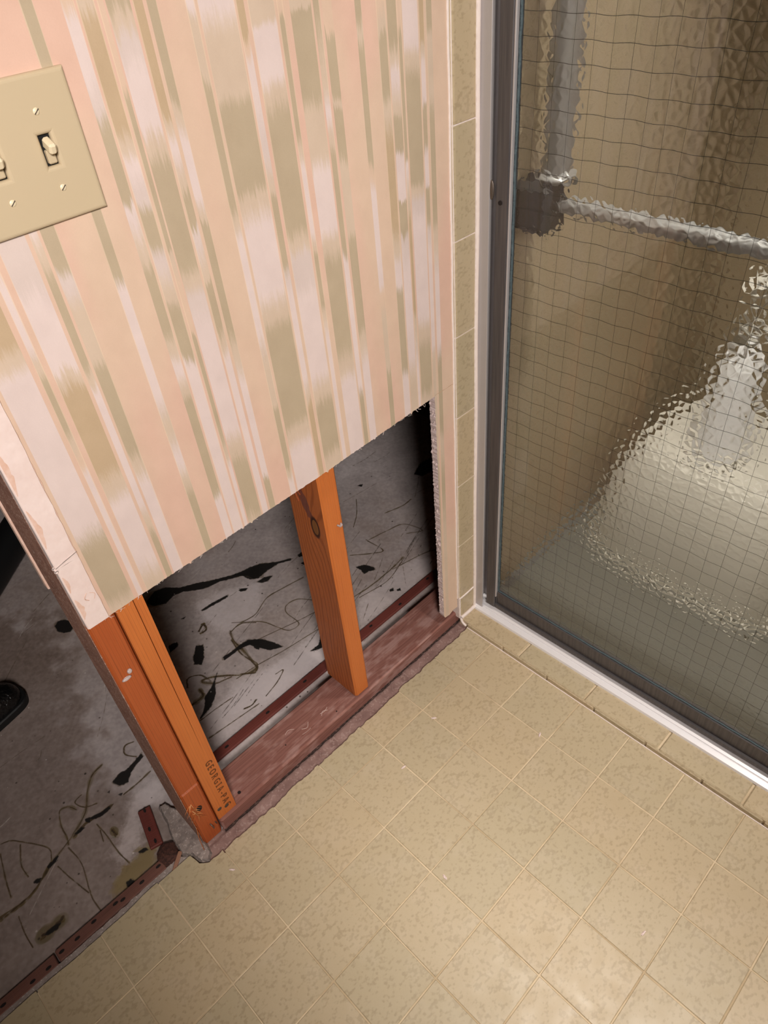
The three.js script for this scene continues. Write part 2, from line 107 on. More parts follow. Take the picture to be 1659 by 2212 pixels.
// ---------------------------------------------------------------- surfaces
const C = { P: [226, 196, 172], W: [231, 211, 205], X: [222, 203, 195], B: [217, 194, 172], G: [193, 174, 147], T: [200, 174, 142] };
const PAPER = { x0: -0.69, w: 0.72, y0: 0, h: 1.44 };
const paperTex = (() => {
  const W = 1536, H = 2048, d = new Uint8Array(W * H * 4), cols = [];
  for (let i = 0; i < W; i++) {
    const x = PAPER.x0 + PAPER.w * (i + 0.5) / W; let hit = null;
    STRIPES.forEach((s, k) => { if (x > s[0] && x < s[1]) hit = [s, k]; });
    let edge = 9; for (const s of STRIPES) edge = Math.min(edge, Math.abs(x - s[0]), Math.abs(x - s[1]));
    cols.push([x, hit, edge]);
  }
  const colour = (s, k, x, y) => {
    const q = s[2], streak = ((vnoise(x * 1100, y * 9, 31 + k) - 0.5) * 0.012 + (vnoise(x * 260, y * 8, 77 + k) - 0.5) * 0.012) * (0.35 + 0.9 * vnoise(y * 14, k * 3.7, 33)), yy = y + streak;
    if (yy >= q[0][0]) return C[q[0][1]];
    for (let m = 0; m + 1 < q.length; m++) if (yy < q[m][0] && yy >= q[m + 1][0]) { const a = C[q[m][1]], b = C[q[m + 1][1]]; let t = (q[m][0] - yy) / Math.max(1e-4, q[m][0] - q[m + 1][0]); t = sm(0.05, 0.95, t + (vnoise(x * 2600, y * 260, 5) - 0.5) * 0.3); return mix3(a, b, t); }
    return C[q[q.length - 1][1]];
  };
  for (let j = 0; j < H; j++) for (let i = 0; i < W; i++) {
    const [x, hit, edge] = cols[i], y = PAPER.y0 + PAPER.h * (j + 0.5) / H; let c;
    if (hit) { c = colour(hit[0], hit[1], x, y); if (edge < 0.0008) c = mix3(c, [240, 211, 184], 0.6 * (hash(hit[1], 4, x - hit[0][0] < 0.002 ? 1 : 2) > 0.35)); }
    else { const w = fbm(x * 14, y * 5, 9, 3); c = mix3(C.P, [229, 190, 170], sm(0.35, 0.75, w)); }
    const n = (fbm(x * 60, y * 45, 61, 3) - 0.5) * 9 + (hash(i, j, 8) - 0.5) * 3;
    if (x > -0.05 && Math.abs(y - (0.611 + (vnoise(x * 300, 1, 3) - 0.5) * 0.001)) < 0.0006) c = [205, 168, 140];
    const k = 4 * (j * W + i); d[k] = c[0] + n; d[k + 1] = c[1] + n; d[k + 2] = c[2] + n; d[k + 3] = 255;
  }
  const t = new THREE.DataTexture(d, W, H); t.wrapS = THREE.RepeatWrapping; t.wrapT = THREE.MirroredRepeatWrapping; t.magFilter = THREE.LinearFilter; t.minFilter = THREE.LinearMipmapLinearFilter; t.generateMipmaps = true; t.colorSpace = THREE.SRGBColorSpace; t.needsUpdate = true; return t;
})();
const M = {};
M.paper = mat({ map: paperTex, color: new THREE.Color(0.88, 0.88, 0.88), roughness: 0.62 });
M.gypsum = mat({ map: rep(tex(256, 256, (u, v) => { const n = fbm(u * 16, v * 16, 3, 4, 16, 16); return mix3([176, 154, 152], [222, 205, 200], n); }), 0.05, 0.05), bumpMap: rep(grey(256, 256, (u, v) => fbm(u * 24, v * 24, 5, 3, 24, 24)), 0.05, 0.05), bumpScale: 0.0004, roughness: 0.95 });
M.plaster = mat({ map: rep(tex(512, 512, (u, v) => { const n = fbm(u * 6, v * 10, 13, 4, 6, 10), k = fbm(u * 40, v * 40, 14, 2, 40, 40); return mix3([224, 200, 192], [238, 220, 214], n * 0.7 + k * 0.3); }), 0.16, 0.16), roughness: 0.8, bumpMap: rep(grey(256, 256, (u, v) => fbm(u * 8, v * 8, 15, 4, 8, 8)), 0.12, 0.12), bumpScale: 0.0008 });
M.rustStain = mat({ map: rep(tex(256, 256, (u, v) => mix3([214, 170, 146], [232, 205, 194], fbm(u * 10, v * 10, 23, 4, 10, 10))), 0.06, 0.06), roughness: 0.85 });
// olive glazed tile: soft darker blotches on a paler ground
const tilePix = (u, v) => {
  const a = fbm(u * 64, v * 84, 41, 2, 64, 84), b = fbm(u * 9, v * 9, 44, 3, 9, 9), c = fbm(u * 130, v * 130, 47, 2, 130, 130);
  return mix3(mix3([184, 166, 136], [164, 146, 117], 0.7 * sm(0.5, 0.82, a + (b - 0.5) * 0.4)), [194, 177, 152], 0.25 * sm(0.5, 0.75, b) + 0.14 * (c - 0.5));
};
const tileTex = rep(tex(1024, 1024, tilePix), 0.3, 0.3), tileRough = rep(grey(256, 256, (u, v) => 0.30 + 0.25 * fbm(u * 16, v * 16, 50, 3, 16, 16)), 0.3, 0.3);
M.tiles = [[1, 1, 1], [0.97, 0.975, 0.97], [1.02, 1.0, 0.98], [0.95, 0.965, 0.96]].map(c => { const m = mat({ map: tileTex, roughnessMap: tileRough, roughness: 1 }); m.color.setRGB(...c); return m; });
M.grout = mat({ map: rep(tex(256, 256, (u, v) => { const n = fbm(u * 30, v * 30, 53, 3, 30, 30), k = fbm(u * 4, v * 4, 54, 2, 4, 4); return mix3(mix3([198, 177, 146], [213, 193, 163], n), [180, 158, 127], 0.8 * sm(0.45, 0.62, k)); }), 0.3, 0.3), roughness: 0.9 });
M.caulk = mat({ map: rep(tex(128, 256, (u, v) => mix3([214, 196, 186], [240, 228, 222], fbm(u * 8, v * 16, 57, 3, 8, 16))), 0.05, 0.1), roughness: 0.5 });
function woodTex(s, lo, hi, dark, along, rings = 9) {
  return tex(along ? 1024 : 256, along ? 256 : 1024, (u, v) => {
    const a = along ? v : u, l = along ? u : v;                     // a across the grain, l along it
    const bend = fbm(a * 3, l, s, 2, 3, 1), g = 0.5 + 0.5 * Math.sin(6.283 * (a * rings * 2.4 + bend * 1.5));
    const f = fbm(a * 90, l * 6, s + 5, 3, 90, 6), w = fbm(a * 4, l * 3, s + 9, 3, 4, 3);
    return mix3(mix3(lo, hi, clamp(0.3 * g + 0.4 * f + 0.45 * w)), dark, 0.4 * sm(0.6, 0.97, g) * (0.4 + f * 0.7) + 0.25 * sm(0.62, 0.8, f));
  });
}
const woodBump = rep(grey(256, 512, (u, v) => fbm(u * 100, v * 5, 71, 3, 100, 5)), 0.09, 0.5);
const wood = (t, sx, sy, o = {}) => mat({ map: rep(t, sx, sy), roughness: 0.5, bumpMap: woodBump, bumpScale: 0.0004, ...o });
M.studA = wood(woodTex(81, [164, 76, 34], [194, 102, 50], [128, 56, 24], false, 7), 0.09, 0.42);
M.studB = wood(woodTex(86, [188, 98, 42], [216, 128, 62], [158, 78, 34], false, 8), 0.09, 0.42);
M.sole = mat({ map: rep(tex(1024, 256, (u, v) => {
  const g = 0.5 + 0.5 * Math.sin(6.283 * (v * 7 + 2.2 * fbm(v * 3, u * 2, 91, 3, 3, 2))), f = fbm(u * 8, v * 60, 92, 3, 8, 60), w = fbm(u * 5, v * 4, 93, 4, 5, 4), d = fbm(u * 26, v * 9, 94, 4, 26, 9);
  return mix3(mix3(mix3([116, 72, 62], [154, 106, 94], 0.3 * g + 0.6 * f), [94, 54, 46], 0.4 * sm(0.8, 0.98, g)), [186, 156, 150], 0.5 * sm(0.5, 0.72, w * 0.6 + d * 0.45));
}), 0.6, 0.0935), roughness: 0.85 });
M.jambFace = mat({ map: rep(tex(256, 1024, (u, v) => { const n = fbm(u * 8, v * 30, 95, 4, 8, 30), k = fbm(u * 110, v * 200, 96, 2, 110, 200); return mix3(mix3([126, 82, 66], [176, 130, 110], n), [228, 206, 190], sm(0.70, 0.80, k)); }), 0.09, 0.5), roughness: 0.85 });
M.tack = wood(woodTex(101, [84, 50, 42], [138, 92, 78], [48, 28, 24], true, 4), 0.4, 0.03, { roughness: 0.75 });
M.redTack = wood(woodTex(106, [84, 36, 30], [136, 64, 52], [44, 22, 20], true, 4), 0.4, 0.03, { roughness: 0.7 });
M.rawWood = mat({ color: 0xd99a66, roughness: 0.8 });
M.dirtHole = mat({ color: 0x1a0f0c, roughness: 0.9 });
M.mortar = mat({ map: rep(tex(512, 512, (u, v) => { const n = fbm(u * 12, v * 12, 111, 4, 12, 12), k = fbm(u * 60, v * 60, 112, 2, 60, 60); return mix3(mix3([112, 84, 78], [156, 126, 118], n), [184, 164, 156], 0.35 * sm(0.62, 0.75, k)); }), 0.2, 0.2), roughness: 0.95, bumpMap: rep(grey(256, 256, (u, v) => fbm(u * 20, v * 20, 114, 4, 20, 20)), 0.1, 0.1), bumpScale: 0.0009 });
M.mortarGrey = mat({ map: rep(tex(512, 512, (u, v) => { const n = fbm(u * 14, v * 14, 117, 4, 14, 14), k = fbm(u * 50, v * 50, 118, 2, 50, 50); return mix3(mix3([124, 110, 104], [164, 150, 143], n), [208, 194, 186], 0.5 * sm(0.68, 0.8, k)); }), 0.12, 0.12), roughness: 0.95, bumpMap: rep(grey(256, 256, (u, v) => fbm(u * 20, v * 20, 119, 3, 20, 20)), 0.12, 0.12), bumpScale: 0.0006 });
M.chippedEdge = mat({ map: rep(tex(128, 128, (u, v) => mix3([150, 128, 112], [214, 196, 178], fbm(u * 20, v * 20, 121, 3, 20, 20))), 0.03, 0.03), roughness: 0.9 });
M.aluminium = mat({ color: new THREE.Color(0.46, 0.43, 0.43), metalness: 0.35, roughness: 0.45, roughnessMap: rep(grey(64, 256, (u, v) => 0.55 + 0.45 * fbm(u * 40, v * 6, 125, 3, 40, 6)), 0.05, 0.3) });
M.aluminiumWorn = mat({ map: rep(tex(256, 512, (u, v) => { const n = fbm(u * 30, v * 6, 127, 3, 30, 6); return mix3([78, 75, 77], [104, 99, 99], n); }), 0.06, 0.4), metalness: 0.5, roughness: 0.42 });
M.sill = mat({ color: new THREE.Color(0.80, 0.77, 0.78), metalness: 0.2, roughness: 0.35 });
M.black = mat({ color: 0x0b0b0c, roughness: 0.6 });
M.gasket = mat({ map: rep(tex(64, 256, (u, v) => mix3([40, 52, 58], [96, 112, 116], fbm(u * 6, v * 40, 133, 3, 6, 40))), 0.02, 0.1), roughness: 0.7 });
M.chrome = mat({ color: new THREE.Color(0.7, 0.68, 0.65), metalness: 1, roughness: 0.22 });
M.satin = mat({ color: new THREE.Color(0.36, 0.35, 0.33), metalness: 0.55, roughness: 0.35 });
M.wire = mat({ color: 0x2a241b, roughness: 0.7 });
M.ivory = mat({ color: new THREE.Color().setRGB(0.55, 0.44, 0.29), roughness: 0.42 });
M.ivoryLight = mat({ color: new THREE.Color().setRGB(0.78, 0.66, 0.46), roughness: 0.35 });
M.paint = mat({ color: 0xcdbfae, roughness: 0.85 });
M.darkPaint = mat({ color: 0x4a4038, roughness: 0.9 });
M.whitePlastic = mat({ color: 0xf3f1ee, roughness: 0.45 });
M.palePlastic = mat({ color: 0xcdc7ba, roughness: 0.55 });
M.nail = mat({ color: 0x6e645c, metalness: 0.8, roughness: 0.5 });
M.showerTile = mat({ map: tileTex, roughness: 0.45 });
M.ink = mat({ color: 0x6a3a18, roughness: 0.7 });

// concrete with its tar, glue, dust and scratches, laid out in metres
const SLAB = { x0: -1.25, x1: 0.55, z0: -1.45, z1: -0.06 };
const concretePix = (x, z) => {
  const a = fbm(x * 5 + 20, z * 5 + 20, 141, 4), b = fbm(x * 22 + 40, z * 22 + 40, 142, 4), c = fbm(x * 160, z * 160, 143, 2), dirt = sm(0.3, 0.7, fbm(x * 2.4 + 7, z * 2.4 + 11, 144, 3));
  let k = mix3([140, 128, 126], [224, 212, 210], clamp(0.15 + 0.6 * a + 0.5 * (b - 0.3)));
  k = mix3(k, [112, 92, 80], 0.45 * dirt * b * 1.4);
  // shade over the left-hand room painted into the concrete, with a ragged border
  const paintedShade = sm(-0.02, 0.1, -0.66 - x + 0.25 * (b - 0.5) + 0.3 * (a - 0.5));
  k = mix3(k, [104, 86, 76], 0.6 * paintedShade);
  return k.map(v => v + (c - 0.5) * 26);
};
const concreteTex = (() => {
  const W = 2048, H = 1582, cv = document.createElement('canvas'); cv.width = W; cv.height = H; const g = cv.getContext('2d');
  const im = g.createImageData(W, H), sx = W / (SLAB.x1 - SLAB.x0), sz = H / (SLAB.z1 - SLAB.z0);
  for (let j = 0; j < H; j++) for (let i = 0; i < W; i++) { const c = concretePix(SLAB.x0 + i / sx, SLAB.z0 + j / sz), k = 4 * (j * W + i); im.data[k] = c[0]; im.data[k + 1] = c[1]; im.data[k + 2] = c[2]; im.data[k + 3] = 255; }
  g.putImageData(im, 0, 0);
  const X = (x) => (x - SLAB.x0) * sx, Z = (z) => (z - SLAB.z0) * sz;
  const ragged = (pts, amp, s) => { const o = []; for (let i = 0; i < pts.length; i++) { const a = pts[i], b = pts[(i + 1) % pts.length], n = Math.max(2, Math.ceil(Math.hypot(b[0] - a[0], b[1] - a[1]) / 0.004)); for (let k = 0; k < n; k++) { const t = k / n; o.push([mix(a[0], b[0], t) + (hash(i, k, s) - 0.5) * amp, mix(a[1], b[1], t) + (hash(i, k, s + 1) - 0.5) * amp]); } } return o; };
  const path = (pts) => { g.beginPath(); pts.forEach(([x, z], i) => i ? g.lineTo(X(x), Z(z)) : g.moveTo(X(x), Z(z))); g.closePath(); };
  const soft = (pts, css, alpha, amp, s) => { g.fillStyle = css; g.globalAlpha = alpha; path(ragged(pts, amp, s)); g.fill(); };
  DUST.forEach((d, i) => { for (let k = 0; k < 9; k++) soft(d, '#e2d9d7', 0.085, 0.004 + 0.006 * k, 300 + 10 * i + k); });
  const stroke = (pts, w, css, alpha, s) => {
    g.strokeStyle = css; g.lineCap = 'round'; const q = new THREE.CatmullRomCurve3(pts.map(([x, z]) => new THREE.Vector3(x, 0, z))).getPoints(60);
    for (let i = 0; i + 1 < q.length; i++) { const n = vnoise(i * 0.35, s, 401); g.globalAlpha = alpha * (0.1 + 0.9 * sm(0.2, 0.65, n)); g.lineWidth = Math.max(1.2, 1.35 * w * sx * (0.35 + 0.9 * vnoise(i * 0.2, s, 402))); g.beginPath(); g.moveTo(X(q[i].x), Z(q[i].z)); g.lineTo(X(q[i + 1].x), Z(q[i + 1].z)); g.stroke(); }
  };
  GLUE.forEach(([w, pts], i) => { if (i % 2 === 0) stroke(pts, w * 2.6, '#6b5a44', 0.22, i * 5 + 2); });
  GLUE.forEach(([w, pts], i) => { for (let k = 0; k < 4; k++) stroke(pts.map(([x, z], m) => [x + w * 1.1 * (hash(i, m, 800 + k) - 0.5), z + w * 1.1 * (hash(i, m, 820 + k) - 0.5)]), w * (k ? 0.4 : 0.75), ['#5d4d30', '#463624', '#54432a', '#3c2e20'][k], 0.75, i * 3 + k * 41 + 1); });
  for (let k = 0; k < 26; k++) { seed = 900 + k; const x = rr(-0.6, 0.2), z = rr(-0.42, -0.25), l = rr(0.05, 0.22); stroke([[x, z], [x + l * 0.5, z - l * 0.16 + rr(-0.004, 0.004)], [x + l, z - l * 0.33]], rr(0.0006, 0.0016), '#4a4038', 0.6, k + 50); }
  for (let k = 0; k < 6; k++) soft(GLUE_PATCH, k % 2 ? '#8d7a58' : '#7c6745', 0.4, 0.003 + 0.004 * k, 510 + k);
  TAR_AND_BLOB.forEach((d, i) => { const cx = d.reduce((a, q) => a + q[0], 0) / d.length, cz = d.reduce((a, q) => a + q[1], 0) / d.length; soft(d.map(([x, z]) => [cx + (x - cx) * 1.08, cz + (z - cz) * 1.08]), '#5b4a3a', 0.4, 0.004, 600 + i); soft(d, '#171311', 0.8, 0.0022, 700 + i); soft(d, '#120f0d', 0.6, 0.0035, 720 + i); });
  for (let k = 0; k < 60; k++) { seed = 3000 + k; const x = rr(-1.1, 0.3), z = rr(-0.9, -0.14), a = rr(-0.9, 0.2), l = rr(0.02, 0.14); stroke([[x, z], [x + l * 0.5 * Math.cos(a), z + l * 0.5 * Math.sin(a) + rr(-0.006, 0.006)], [x + l * Math.cos(a), z + l * Math.sin(a)]], rr(0.0004, 0.0014), k % 4 ? '#5a4b3c' : '#cfc5bd', rr(0.3, 0.7), k + 90); }
  for (let k = 0; k < 260; k++) { seed = 2000 + k; g.globalAlpha = rr(0.4, 0.9); g.fillStyle = k % 3 ? '#2a211b' : '#ddd3cc'; g.beginPath(); g.arc(X(rr(-1.1, 0.3)), Z(rr(-0.8, -0.12)), rr(0.6, 2.4), 0, 7); g.fill(); }
  g.globalAlpha = 1;
  const t = new THREE.CanvasTexture(cv); t.colorSpace = THREE.SRGBColorSpace; t.flipY = false; t.wrapS = t.wrapT = THREE.ClampToEdgeWrapping; t.magFilter = THREE.LinearFilter; return t;
})();
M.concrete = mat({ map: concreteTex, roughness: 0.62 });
M.concretePlain = mat({ map: rep(tex(512, 512, (u, v) => mix3([96, 84, 78], [146, 136, 132], fbm(u * 6, v * 6, 151, 5, 6, 6))), 1.2, 1.2), roughness: 0.8 });

// ---------------------------------------------------------------- tiled bathroom floor
const floor = thing('floor', 'olive beige glazed square tiles with pale grout lines', 'floor', [0, 0, 0], null, 'structure');
part('grout_bed', [span(-2.2, 0.0, -0.016, -0.0011, 0.0, 1.6, 0.0005), span(-2.2, -0.702, -0.016, -0.0011, -0.1045, 0.0, 0.0005), slabShape([[-0.702, 0], [-0.702, -0.078], [-0.69, -0.069], ...Array.from({ length: 60 }, (_, k) => [-0.686 + k * 0.0116, -0.0635 + 0.004 * (hash(k, 1, 5) - 0.5)]), [0, 0]], -0.016, -0.0011)], M.grout, floor);
const tileGeo = [0, 1, 2, 3, 4, 5].map(k => boxGeo(P - 0.0019, 0.009, P - 0.0019, 0.0009, k * 0.137, k * 0.211));
seed = 11;
for (let i = 0; i < 20; i++) for (let j = 0; j < 15; j++) {
  const x = -(i + 0.5) * P, z = (j + 0.5) * P; if (z > 1.58 || x < -2.15) continue;
  const o = part('tile', tileGeo[Math.floor(rnd() * 6)], M.tiles[Math.floor(rnd() * 4)], floor);
  o.position.set(x + rr(-0.0003, 0.0003), -0.0045 + rr(-0.0004, 0.0003), z + rr(-0.0003, 0.0003)); o.rotation.y = Math.floor(rnd() * 2) * Math.PI + rr(-0.003, 0.003); o.rotation.x = rr(-0.002, 0.002); o.rotation.z = rr(-0.002, 0.002);
}
// cut row along the opened wall: ragged broken edges
function raggedEdge(xa, xb, z, amp, s) { const n = Math.max(6, Math.round(Math.abs(xb - xa) / 0.0035)), o = []; for (let k = 0; k <= n; k++) { const x = mix(xa, xb, k / n); o.push([x, z + amp * (fbm(x * 90, 1, s, 3) - 0.5) + 0.006 * (fbm(x * 14, 2, s + 3, 2) - 0.5)]); } return o; }
for (let i = 0; i < 6; i++) {
  const a = -i * P - 0.001, b = -(i + 1) * P + 0.001;
  part('tile', slabShape([[b, -0.001], ...raggedEdge(b, a, -0.0655, 0.006, 200 + i), [a, -0.001]], -0.009, 0), M.tiles[i % 4], floor);
}
part('tile', slabShape([[-7 * P + 0.001, -0.001], [-7 * P + 0.001, -0.105], [-0.703, -0.1045], [-0.7, -0.09], [-0.699, -0.081], [-0.693, -0.075], ...raggedEdge(-0.686, -6 * P - 0.001, -0.068, 0.006, 220), [-6 * P - 0.001, -0.001]], -0.009, 0), M.tiles[3], floor);
for (let i = 7; i < 20; i++) part('tile', slabShape([[-(i + 1) * P + 0.001, -0.001], ...raggedEdge(-(i + 1) * P + 0.001, -i * P - 0.001, -0.1055, 0.0015, 230 + i), [-i * P - 0.001, -0.001]], -0.009, 0), M.tiles[(i * 3) % 4], floor);

// ---------------------------------------------------------------- concrete beyond, mortar
const cf = thing('concrete_floor', 'stained bare concrete floor with black tar and brown glue marks', 'floor', [0, 0, 0], null, 'structure');
{
  const g = new THREE.PlaneGeometry(SLAB.x1 - SLAB.x0, SLAB.z1 - SLAB.z0, 1, 1); g.rotateX(-Math.PI / 2);
  const uv = g.attributes.uv, p = g.attributes.position; for (let i = 0; i < p.count; i++) uv.setXY(i, p.getX(i) / (SLAB.x1 - SLAB.x0) + 0.5, p.getZ(i) / (SLAB.z1 - SLAB.z0) + 0.5);
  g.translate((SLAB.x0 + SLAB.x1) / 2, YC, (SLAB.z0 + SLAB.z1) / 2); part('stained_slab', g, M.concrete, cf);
  part('slab', [span(-3.2, 2.2, -0.15, YC - 0.0006, -3.2, 1.75, 0.001), span(-3.2, SLAB.x0, YC - 0.001, YC, -3.2, -0.11, 0.0001), span(SLAB.x1, 2.2, YC - 0.001, YC, -3.2, -0.2, 0.0001), span(SLAB.x0, SLAB.x1, YC - 0.001, YC, -3.2, SLAB.z0, 0.0001)], M.concretePlain, cf);
}
function rough(x0, x1, z0, z1, nx, nz, h, m, name, parent) {
  const g = new THREE.PlaneGeometry(x1 - x0, z1 - z0, nx, nz); g.rotateX(-Math.PI / 2); g.translate((x0 + x1) / 2, 0, (z0 + z1) / 2); const p = g.attributes.position;
  for (let i = 0; i < p.count; i++) p.setY(i, h(p.getX(i), p.getZ(i))); g.computeVertexNormals(); return part(name, boxUV(g), m, parent);
}
const bed = thing('mortar_bed', 'ragged pinkish mortar strip between the sole plate and the tiles', 'mortar', [0, 0, 0], null, 'structure');
rough(-0.694, 0.03, -0.108, -0.052, 260, 18, (x, z) => -0.0085 + 0.0035 * (fbm(x * 22, z * 40, 161, 3) - 0.5) + 0.003 * sm(-0.072, -0.064, z) - 0.0035 * (1 - sm(-0.0995, -0.0935, z + 0.003 * (fbm(x * 70, 3, 165, 2) - 0.5))), M.mortar, 'mortar_strip', bed);
{ const o = [[-0.633, -0.1], [0.02, -0.1]]; for (let k = 0; k <= 300; k++) { const x = 0.02 - k * 0.653 / 300; o.push([x, -0.0985 + 0.0065 * Math.max(0, fbm(x * 110, 1, 167, 4) - 0.28)]); } part('dirt_crust', slabShape(o, -0.014, -0.0062), mat({ map: rep(tex(128, 128, (u, v) => mix3([40, 26, 22], [104, 78, 70], sm(0.4, 0.8, fbm(u * 14, v * 14, 169, 4, 14, 14)))), 0.05, 0.02), roughness: 0.95 }), bed); }
part('mortar_lump', (() => {
  const pts = [[-0.694, -0.226], [-0.679, -0.224], [-0.668, -0.19], [-0.668, -0.1], [-0.672, -0.082], [-0.684, -0.073], [-0.697, -0.080], [-0.7, -0.102], [-0.714, -0.116], [-0.711, -0.142], [-0.708, -0.16], [-0.7, -0.19]];
  const g = new THREE.PlaneGeometry(0.06, 0.17, 40, 100); g.rotateX(-Math.PI / 2); g.translate(-0.69, 0, -0.15); const p = g.attributes.position;
  const inside = (x, z) => { let d = 9, c = false; for (let i = 0, j = pts.length - 1; i < pts.length; j = i++) { const [ax, az] = pts[i], [bx, bz] = pts[j]; if ((az > z) !== (bz > z) && x < (bx - ax) * (z - az) / (bz - az) + ax) c = !c; const t = clamp(((x - ax) * (bx - ax) + (z - az) * (bz - az)) / ((bx - ax) ** 2 + (bz - az) ** 2)); d = Math.min(d, Math.hypot(x - ax - t * (bx - ax), z - az - t * (bz - az))); } return c ? d : -d; };
  for (let i = 0; i < p.count; i++) { const x = p.getX(i), z = p.getZ(i), d = inside(x, z); p.setY(i, mix(-0.016, -0.001 + 0.006 * (fbm(x * 60, z * 60, 171, 3) - 0.5), sm(-0.001, 0.0035, d + 0.003 * (fbm(x * 120, z * 120, 172, 2) - 0.5)))); }
  g.computeVertexNormals(); return boxUV(g);
})(), M.mortarGrey, bed);

// ---------------------------------------------------------------- framing
const board = (x0, x1, y0, y1, z0, z1, uo = 0) => { const g = boxUV(span(x0, x1, y0, y1, z0, z1, 0.0035), uo, 0); return g; };
const s1 = thing('wall_stud', 'orange fir trimmer stud with splintered foot beside the doorway', 'stud', [-0.653, 0, -0.15], 'studs of the opened wall');
const local = (g, o) => { g.translate(-o.position.x, -o.position.y, -o.position.z); return g; };
part('timber', [local(board(-0.6715, -0.6352, YC, 0.162, ZB - 0.089, ZB + 0.0), s1), local(board(-0.6722, -0.6352, 0.1626, 2.36, ZB - 0.089, ZB + 0.0006, 0.03), s1)], M.studA, s1);
part('jamb_face', local(boxUV(span(-0.6732, -0.672, YC + 0.002, 2.36, ZB - 0.0885, ZB - 0.0012, 0.0003)), s1), M.jambFace, s1);
seed = 21;
for (let k = 0; k < 22; k++) {
  const l = rr(0.007, 0.026), g = new THREE.ConeGeometry(rr(0.0006, 0.0016), l, 4); g.translate(0, l / 2, 0); g.rotateX(rr(0.15, 0.6)); g.rotateZ(Math.PI - rr(-0.9, 1.1)); g.translate(rr(-0.668, -0.657), rr(0.088, 0.128), ZB - 0.0008); part('splinter', local(boxUV(g), s1), k % 3 ? M.studB : M.rawWood, s1);
}
part('fibre', local(tube([[-0.672, 0.06, ZB + 0.002], [-0.677, 0.045, ZB + 0.009], [-0.679, 0.02, ZB + 0.01], [-0.68, 0.002, ZB + 0.012]], 0.0007, 16, 5), s1), M.studB, s1);
part('bruise', [local(boxUV(new THREE.SphereGeometry(0.006, 12, 8).scale(0.9, 1.3, 0.12).translate(-0.6535, 0.098, ZB)), s1)], M.dirtHole, s1);
part('paper_scrap', [local(boxUV(new THREE.SphereGeometry(0.006, 10, 8).scale(1.2, 0.6, 0.3).translate(-0.6585, 0.474, ZB + 0.001)), s1), local(boxUV(new THREE.SphereGeometry(0.004, 10, 8).scale(0.9, 1.2, 0.4).translate(-0.651, 0.483, ZB + 0.001)), s1)], M.gypsum, s1);
part('bent_nail', [local(tube([[-0.65, 0.036, ZB - 0.004], [-0.649, 0.034, ZB + 0.004], [-0.648, 0.028, ZB + 0.008]], 0.0011, 8, 6), s1), local(tube([[-0.641, 0.03, ZB - 0.004], [-0.64, 0.03, ZB + 0.005]], 0.0012, 4, 6), s1)], M.nail, s1);

const s2 = thing('wall_stud', 'orange fir stud with a long split and stamped lettering on its face', 'stud', [-0.614, 0, -0.15], 'studs of the opened wall');
{ // one board with a long open split from the top
  const sh = new THREE.Shape([[-0.633, 0.025], [-0.5955, 0.025], [-0.5955, 2.36], [-0.6078, 2.36], [-0.608, 0.4], [-0.6084, 0.2], [-0.6092, 0.4], [-0.6092, 2.36], [-0.633, 2.36]].map(q => new THREE.Vector2(...q)));
  const g = new THREE.ExtrudeGeometry(sh, { depth: 0.089, bevelEnabled: false }); g.translate(0, 0, ZB - 0.089); part('timber', local(boxUV(g, 0.1, 0), s2), M.studB, s2);
}
const font = await new FontLoader().loadAsync('fonts/droid/droid_sans_bold.typeface.json');
{
  const shapes = []; let y = 0.192; const word = 'GEORGIA-PACIFIC';
  const geos = []; for (const ch of word) { if (y < 0.045) break; const g = new THREE.ShapeGeometry(font.generateShapes(ch, 0.0125), 4); g.computeBoundingBox(); const w = g.boundingBox.max.x - g.boundingBox.min.x; g.translate(-g.boundingBox.min.x, 0, 0); g.rotateZ(-Math.PI / 2); g.translate(-0.6145, y, ZB + 0.00025); y -= w + 0.0052; geos.push(local(g, s2)); }
  part('ink_stamp', geos, M.ink, s2); tag(s2.children[s2.children.length - 1], 'dark brown lettering GEORGIA-PACIFIC stamped down the stud');
}
for (const [x, y] of [[-0.6245, 0.052], [-0.611, 0.045]]) part('nail_dent', local(boxUV(new THREE.SphereGeometry(0.0045, 12, 8).scale(1, 1, 0.15).translate(x, y, ZB)), s2), M.nail, s2);

const s3 = thing('wall_stud', 'single orange fir stud with a knot standing mid opening', 'stud', [-0.279, 0, -0.15], 'studs of the opened wall');
part('timber', local(board(-0.297, -0.2615, 0.025, 2.36, ZB - 0.089, ZB, 0.27), s3), M.studB, s3);
